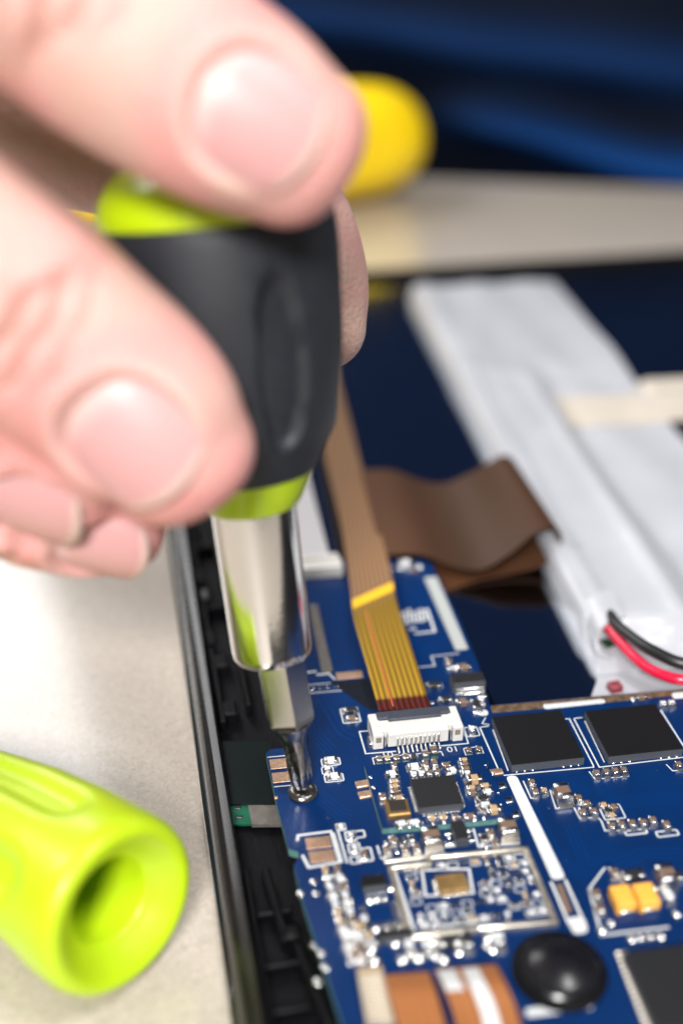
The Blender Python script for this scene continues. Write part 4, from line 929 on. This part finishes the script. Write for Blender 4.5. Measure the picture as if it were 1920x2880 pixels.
MIDDLE = fingerdef([(512, 1290, 91.5, 6.2, 5.2), (440, 1200, 90.5, 7.4, 6.2), (340, 1100, 90, 7.9, 6.8), (220, 1000, 89, 8.1, 7.2), (70, 890, 88, 8.6, 7.7), (-130, 750, 86.5, 8.8, 8.0), (-480, 520, 84, 9.0, 8.4), (-780, 380, 85, 9.6, 9.2), (-1250, 330, 98, 9.8, 9.6), (-1700, 330, 112, 10.5, 10.5)], ((-.32, -.28, 1), (-.3, .2, .9)))
RING = fingerdef([(195, 1350, 96, 5.4, 4.6), (110, 1310, 95.5, 6.5, 5.6), (10, 1265, 95, 7.0, 6.3), (-120, 1200, 94, 7.4, 6.8), (-300, 1090, 92.5, 7.9, 7.4), (-560, 920, 91, 8.2, 7.8), (-800, 800, 93, 8.8, 8.5), (-1250, 740, 106, 9.2, 9.0), (-1650, 740, 118, 10, 10)], ((-.25, -.95, .55), (-.3, .1, .9)))
PINKY = fingerdef([(352, 1478, 101, 4.7, 4.0), (270, 1455, 100.5, 5.4, 4.8), (170, 1425, 100, 5.9, 5.3), (40, 1385, 99.5, 6.2, 5.7), (-120, 1330, 99, 6.6, 6.2), (-420, 1220, 99, 7.0, 6.8), (-700, 1150, 101, 7.6, 7.4), (-1150, 1080, 114, 8.4, 8.2), (-1550, 1060, 126, 9.5, 9.5)], ((-.2, -.75, .75), (-.3, .1, .9)))
THUMB = fingerdef([(893, 925, 119.5, 5.4, 4.8), (880, 850, 119.5, 6.4, 5.6), (848, 750, 119, 7.1, 6.2), (790, 640, 118, 7.6, 6.9), (660, 500, 116.5, 8.6, 7.8), (470, 392, 115, 9.6, 8.8), (230, 285, 112.5, 11, 9.8), (-80, 220, 110, 12, 11), (-480, 300, 112, 12, 12), (-1050, 640, 122, 12, 12), (-1750, 700, 138, 14, 14)], ((.9, .25, -.5), (.3, .8, -.3)))
def build_hand():
    hv = []; hf = []
    def addm(v, f):
        n_ = len(hv); hv.extend([tuple(p) for p in v]); hf.extend([[i + n_ for i in q] for q in f])
    paths = {}
    for nm, fd_ in (('index', INDEX), ('middle', MIDDLE), ('ring', RING), ('pinky', PINKY), ('thumb', THUMB)):
        v, f, p = finger_loft(fd_); addm(v, f); paths[nm] = p
    addm(*tube(catmull([D(-1100, -250, 96.3), D(-560, -60, 99.3), D(-330, 160, 106.3), D(-420, 420, 116.3)], 6), 8.5, 16))  # thumb web, added off-frame to block light from the finger gap
    wrist = D(-2300, 560, 140); fore = D(-3300, 560, 170)
    for fd_, r0 in ((INDEX, 10.5), (MIDDLE, 10.5), (RING, 10), (PINKY, 9.5), (THUMB, 14)):
        a = fd_[-1][0]; dd = nrm(wrist - a); pts = [a - dd * 3, a * .66 + wrist * .34, a * .33 + wrist * .67, wrist, wrist + (fore - wrist) * .4, fore]
        addm(*tube(catmull(pts, 6), [r0 * (1.0 + .25 * min(1, i / 14)) for i in range(31)], 20))
    for a_, b_ in ((INDEX, MIDDLE), (MIDDLE, RING), (RING, PINKY)):           # fill the palm between the metacarpals
        for k in (.0, .3, .6):
            a = (a_[-1][0] + b_[-1][0]) / 2; q = a * (1 - k) + wrist * k; addm(*tube([q, q * .6 + wrist * .4, wrist], 9.5, 16))
    me = bpy.data.meshes.new('hand_raw'); me.from_pydata(hv, [], hf); ob = bpy.data.objects.new('hand_raw', me); COL.objects.link(ob)
    fixnormals(me)
    md = ob.modifiers.new('r', 'REMESH'); md.mode = 'VOXEL'; md.voxel_size = .5; md.adaptivity = 0
    dg = bpy.context.evaluated_depsgraph_get(); me2 = bpy.data.meshes.new_from_object(ob.evaluated_get(dg))
    bpy.data.objects.remove(ob); bpy.data.meshes.remove(me)
    n_ = len(me2.vertices); co = np.empty(n_ * 3); me2.vertices.foreach_get('co', co); co = co.reshape(-1, 3)
    ed = np.empty(len(me2.edges) * 2, int); me2.edges.foreach_get('vertices', ed); ed = ed.reshape(-1, 2)
    deg = np.bincount(ed.ravel(), minlength=n_).astype(float)
    def smooth(co, it, lam=.5):
        for _ in range(it):
            acc = np.stack([np.bincount(ed[:, 0], co[ed[:, 1], k], n_) + np.bincount(ed[:, 1], co[ed[:, 0], k], n_) for k in range(3)], 1) / deg[:, None]
            co = co + lam * (acc - co)
        return co
    co = smooth(co, 14)
    red = np.zeros(n_); pale = np.zeros(n_); brown = np.zeros(n_)
    nails = []
    # nails: finger, pixel of nail centre, length, width, roll of the frame
    for nm, fd_, i0, i1, back_, ln, wd in (('index', INDEX, 0, 2, .46, 9.8, 9.8), ('middle', MIDDLE, 0, 2, .56, 10.8, 10.6), ('ring', RING, 0, 2, .35, 10.0, 9.0), ('pinky', PINKY, 0, 2, .25, 8.6, 7.6)):
        c0, c1 = fd_[i0][0], fd_[i1][0]; rt = fd_[1][2]; t = nrm(c0 - c1); c = c0 * (1 - back_) + c1 * back_; d = fd_[1][3]; d = nrm(d - t * (d @ t)); s = np.cross(t, d)
        rel = co - c; sel = (np.abs(rel @ t) < 3) & (np.abs(rel @ s) < 2) & (rel @ d > 0) & (rel @ d < 12)
        top = np.percentile((rel @ d)[sel], 50) if sel.any() else rt
        o_ = c + d * top; nails.append((nm, o_, t, s, d, ln, wd))
    for nm, o_, t, s, d, ln, wd in nails:
        rel = co - o_; u = rel @ t; v_ = rel @ s; w_ = rel @ d
        near = (np.abs(u) < 16) & (np.abs(v_) < 11) & (w_ > -9) & (w_ < 6)
        q = (np.abs(u / (ln / 2)) ** 2.25 + np.abs(v_ / (wd / 2)) ** 2.25) ** (1 / 2.25)
        surf = .15 - (wd / 2 / .82) * (1 - np.sqrt(np.clip(1 - (np.clip(v_, -wd / 2, wd / 2) * .82 / (wd / 2)) ** 2, 0, 1))) * .85 - u * u / 42.0
        ins = near & (q < 1.0)
        target = surf - .45
        k = np.clip((1.0 - q) / .18, 0, 1)
        dw = np.where(ins, (np.minimum(w_, target) - w_) * k, 0)
        fold = np.where(near & (u < ln / 2 + .2), .42 * np.exp(-((q - 1.13) / .11) ** 2) * np.clip((ln * .45 - u) / 3, 0, 1), 0)
        co = co + d[None, :] * (dw + fold)[:, None]
        red += np.where(near, 1.0 * np.exp(-((q - 1.35) / .35) ** 2) * np.clip((2 - u) / 6, 0, 1) + .9 * np.clip((u - 1) / 6, 0, 1), 0)
        pale += np.where(near, .8 * np.exp(-((q - 1.04) / .06) ** 2) * np.clip((1.5 - u) / 4, 0, 1), 0)
    # creases over the end joints
    for fd_, i in ((INDEX, 4), (MIDDLE, 4), (RING, 3), (PINKY, 3)):
        c = fd_[i][0] * .8 + fd_[i - 1][0] * .2; t = nrm(fd_[i - 1][0] - fd_[i + 1][0]); d = fd_[i][3]; d = nrm(d - t * (d @ t)); s = np.cross(t, d)
        rel = co - c; u = rel @ t; v_ = rel @ s; w_ = rel @ d; near = (np.abs(u) < 10) & (np.abs(v_) < 11) & (w_ > -1) & (w_ < 12)
        for u0, dep, bend in ((-3.2, .3, .03), (-1.0, .75, .02), (1.2, .6, -.02), (3.4, .3, -.03)):
            g = np.exp(-((u - u0 - bend * v_ ** 2 - .25 * np.sin(v_ * 1.3 + u0 * 4)) / .62) ** 2) * np.clip((8 - np.abs(v_ + u0)) / 4, 0, 1)
            co = co - d[None, :] * np.where(near, dep * g, 0)[:, None]; brown += np.where(near, dep * 1.3 * g, 0)
        red += np.where(near, .35 * np.exp(-(u / 5) ** 2), 0)
    co = smooth(co, 2, .35)
    c_all = co.mean(0); base = V(*D(-600, 900, 100)); base[2] = co[:, 2].min()
    me2.vertices.foreach_set('co', ((co - base) * S).ravel()); me2.update()
    for nm, a in (('red', red), ('pale', pale), ('brown', brown)):
        at = me2.attributes.new(nm, 'FLOAT', 'POINT'); at.data.foreach_set('value', np.clip(a, 0, 1.2))
    me2.polygons.foreach_set('use_smooth', [True] * len(me2.polygons)); me2.materials.clear(); me2.materials.append(mat_skin()); me2.name = 'hand'
    per = thing('person', 'bare hand of a person gripping the black and green screwdriver', 'person', base)
    me2.name = 'hand'; link('hand', me2, per, base)
    Mn = mat_nail()
    for nm, o_, t, s, d, ln, wd in nails:
        nu, nv = 24, 20; v = []; uv = []; f = []
        for side in (0, 1):
            for j in range(nv + 1):
                for i in range(nu + 1):
                    a = -1 + 2 * i / nu; b = -1 + 2 * j / nv
                    # squircle: square grid mapped on to a rounded outline
                    u = a * math.sqrt(max(0, 1 - .42 * b * b)) * ln / 2; v_ = b * math.sqrt(max(0, 1 - .42 * a * a)) * wd / 2
                    z = .15 - (wd / 2 / .82) * (1 - math.sqrt(max(0, 1 - (v_ * .82 / (wd / 2)) ** 2))) * .85 - u * u / 42.0
                    e = max(abs(a), abs(b)); z -= .12 * max(0, (e - .86) / .14) ** 2
                    if side: z -= .38
                    v.append(o_ + t * u + s * v_ + d * z); uv.append((.5 + .5 * a, .5 + .5 * b))
        K = (nu + 1) * (nv + 1); W_ = nu + 1
        for j in range(nv):
            for i in range(nu): a = j * W_ + i; f.append([a, a + 1, a + W_ + 1, a + W_]); f.append([K + a, K + a + W_, K + a + W_ + 1, K + a + 1])
        for i in range(nu): f.append([i, K + i, K + i + 1, i + 1]); a = nv * W_ + i; f.append([a, a + 1, K + a + 1, K + a])
        for j in range(nv): a = j * W_; f.append([a, a + W_, K + a + W_, K + a]); a = j * W_ + nu; f.append([a, K + a, K + a + W_, a + W_])
        obj('fingernail', v, f, Mn, per, smooth=70, uv=uv)
def mat_skin():
    M = bpy.data.materials.new('skin'); M.use_nodes = True; nt = M.node_tree; N = nt.nodes; b = N['Principled BSDF']; L = nt.links.new
    tc = N.new('ShaderNodeTexCoord'); mp = N.new('ShaderNodeMapping'); mp.inputs['Scale'].default_value = (1000, 1000, 1000); L(tc.outputs['Object'], mp.inputs[0])
    nz = N.new('ShaderNodeTexNoise'); nz.inputs['Scale'].default_value = .16; nz.inputs['Detail'].default_value = 5; L(mp.outputs[0], nz.inputs[0])
    r = N.new('ShaderNodeValToRGB'); e = r.color_ramp.elements; e[0].position = .35; e[0].color = (.56, .375, .31, 1); e[1].position = .64; e[1].color = (.66, .385, .345, 1); L(nz.outputs[0], r.inputs[0])
    nb = N.new('ShaderNodeTexNoise'); nb.inputs['Scale'].default_value = .33; nb.inputs['Detail'].default_value = 7; nb.inputs['Roughness'].default_value = .7; L(mp.outputs[0], nb.inputs[0])
    mb_ = N.new('ShaderNodeMapRange'); mb_.inputs['From Min'].default_value = .5; mb_.inputs['From Max'].default_value = .72; mb_.inputs['To Max'].default_value = .6; L(nb.outputs[0], mb_.inputs[0])
    m0 = N.new('ShaderNodeMix'); m0.data_type = 'RGBA'; L(mb_.outputs[0], m0.inputs[0]); L(r.outputs[0], m0.inputs[6]); m0.inputs[7].default_value = (.62, .30, .27, 1)
    cur = m0.outputs[2]
    for nm, col, fac in (('red', (.68, .27, .26, 1), .6), ('pale', (.80, .66, .60, 1), .45), ('brown', (.34, .14, .10, 1), .75)):
        at = N.new('ShaderNodeAttribute'); at.attribute_name = nm
        ml = N.new('ShaderNodeMath'); ml.operation = 'MULTIPLY'; ml.use_clamp = True; ml.inputs[1].default_value = fac; L(at.outputs['Fac'], ml.inputs[0])
        mx = N.new('ShaderNodeMix'); mx.data_type = 'RGBA'; L(ml.outputs[0], mx.inputs[0]); L(cur, mx.inputs[6]); mx.inputs[7].default_value = col; cur = mx.outputs[2]
    L(cur, b.inputs['Base Color'])
    b.inputs['Subsurface Weight'].default_value = .35; b.inputs['Subsurface Radius'].default_value = (1, .35, .2); b.inputs['Subsurface Scale'].default_value = .0022
    b.inputs['Roughness'].default_value = .46; b.inputs['Specular IOR Level'].default_value = .45
    n2 = N.new('ShaderNodeTexNoise'); n2.inputs['Scale'].default_value = 1.6; n2.inputs['Detail'].default_value = 6; n2.inputs['Roughness'].default_value = .65; L(mp.outputs[0], n2.inputs[0])
    vo = N.new('ShaderNodeTexVoronoi'); vo.inputs['Scale'].default_value = 2.2; L(mp.outputs[0], vo.inputs[0])
    ad = N.new('ShaderNodeMath'); ad.operation = 'ADD'; L(n2.outputs[0], ad.inputs[0]); L(vo.outputs[0], ad.inputs[1])
    bp = N.new('ShaderNodeBump'); bp.inputs['Strength'].default_value = .45; bp.inputs['Distance'].default_value = .0003; L(ad.outputs[0], bp.inputs['Height']); L(bp.outputs[0], b.inputs['Normal'])
    return M
def mat_nail():
    M = bpy.data.materials.new('fingernail'); M.use_nodes = True; nt = M.node_tree; N = nt.nodes; b = N['Principled BSDF']; L = nt.links.new
    uv = N.new('ShaderNodeUVMap'); sp = N.new('ShaderNodeSeparateXYZ'); L(uv.outputs[0], sp.inputs[0])
    r = N.new('ShaderNodeValToRGB'); cr = r.color_ramp
    for p, c in ((0.14, (.62, .40, .38)), (.26, (.57, .305, .30)), (.90, (.57, .30, .29)), (.955, (.66, .45, .40))):
        e = cr.elements.new(p); e.color = (*c, 1)
    cr.elements[0].color = (.68, .48, .43, 1); cr.elements[-1].color = (.72, .56, .48, 1)
    L(sp.outputs['X'], r.inputs[0]); L(r.outputs[0], b.inputs['Base Color'])
    b.inputs['Roughness'].default_value = .42; b.inputs['Specular IOR Level'].default_value = .35; b.inputs['Subsurface Weight'].default_value = .3; b.inputs['Subsurface Radius'].default_value = (1, .45, .35); b.inputs['Subsurface Scale'].default_value = .0015
    b.inputs['Coat Weight'].default_value = .0; b.inputs['Coat Roughness'].default_value = .25
    wv = N.new('ShaderNodeTexNoise'); mpn = N.new('ShaderNodeMapping'); mpn.inputs['Scale'].default_value = (1.5, 26, 1); L(uv.outputs[0], mpn.inputs[0]); L(mpn.outputs[0], wv.inputs[0]); wv.inputs['Scale'].default_value = 1.0
    bp = N.new('ShaderNodeBump'); bp.inputs['Strength'].default_value = .12; bp.inputs['Distance'].default_value = .0002; L(wv.outputs[0], bp.inputs['Height']); L(bp.outputs[0], b.inputs['Normal'])
    return M
build_hand()
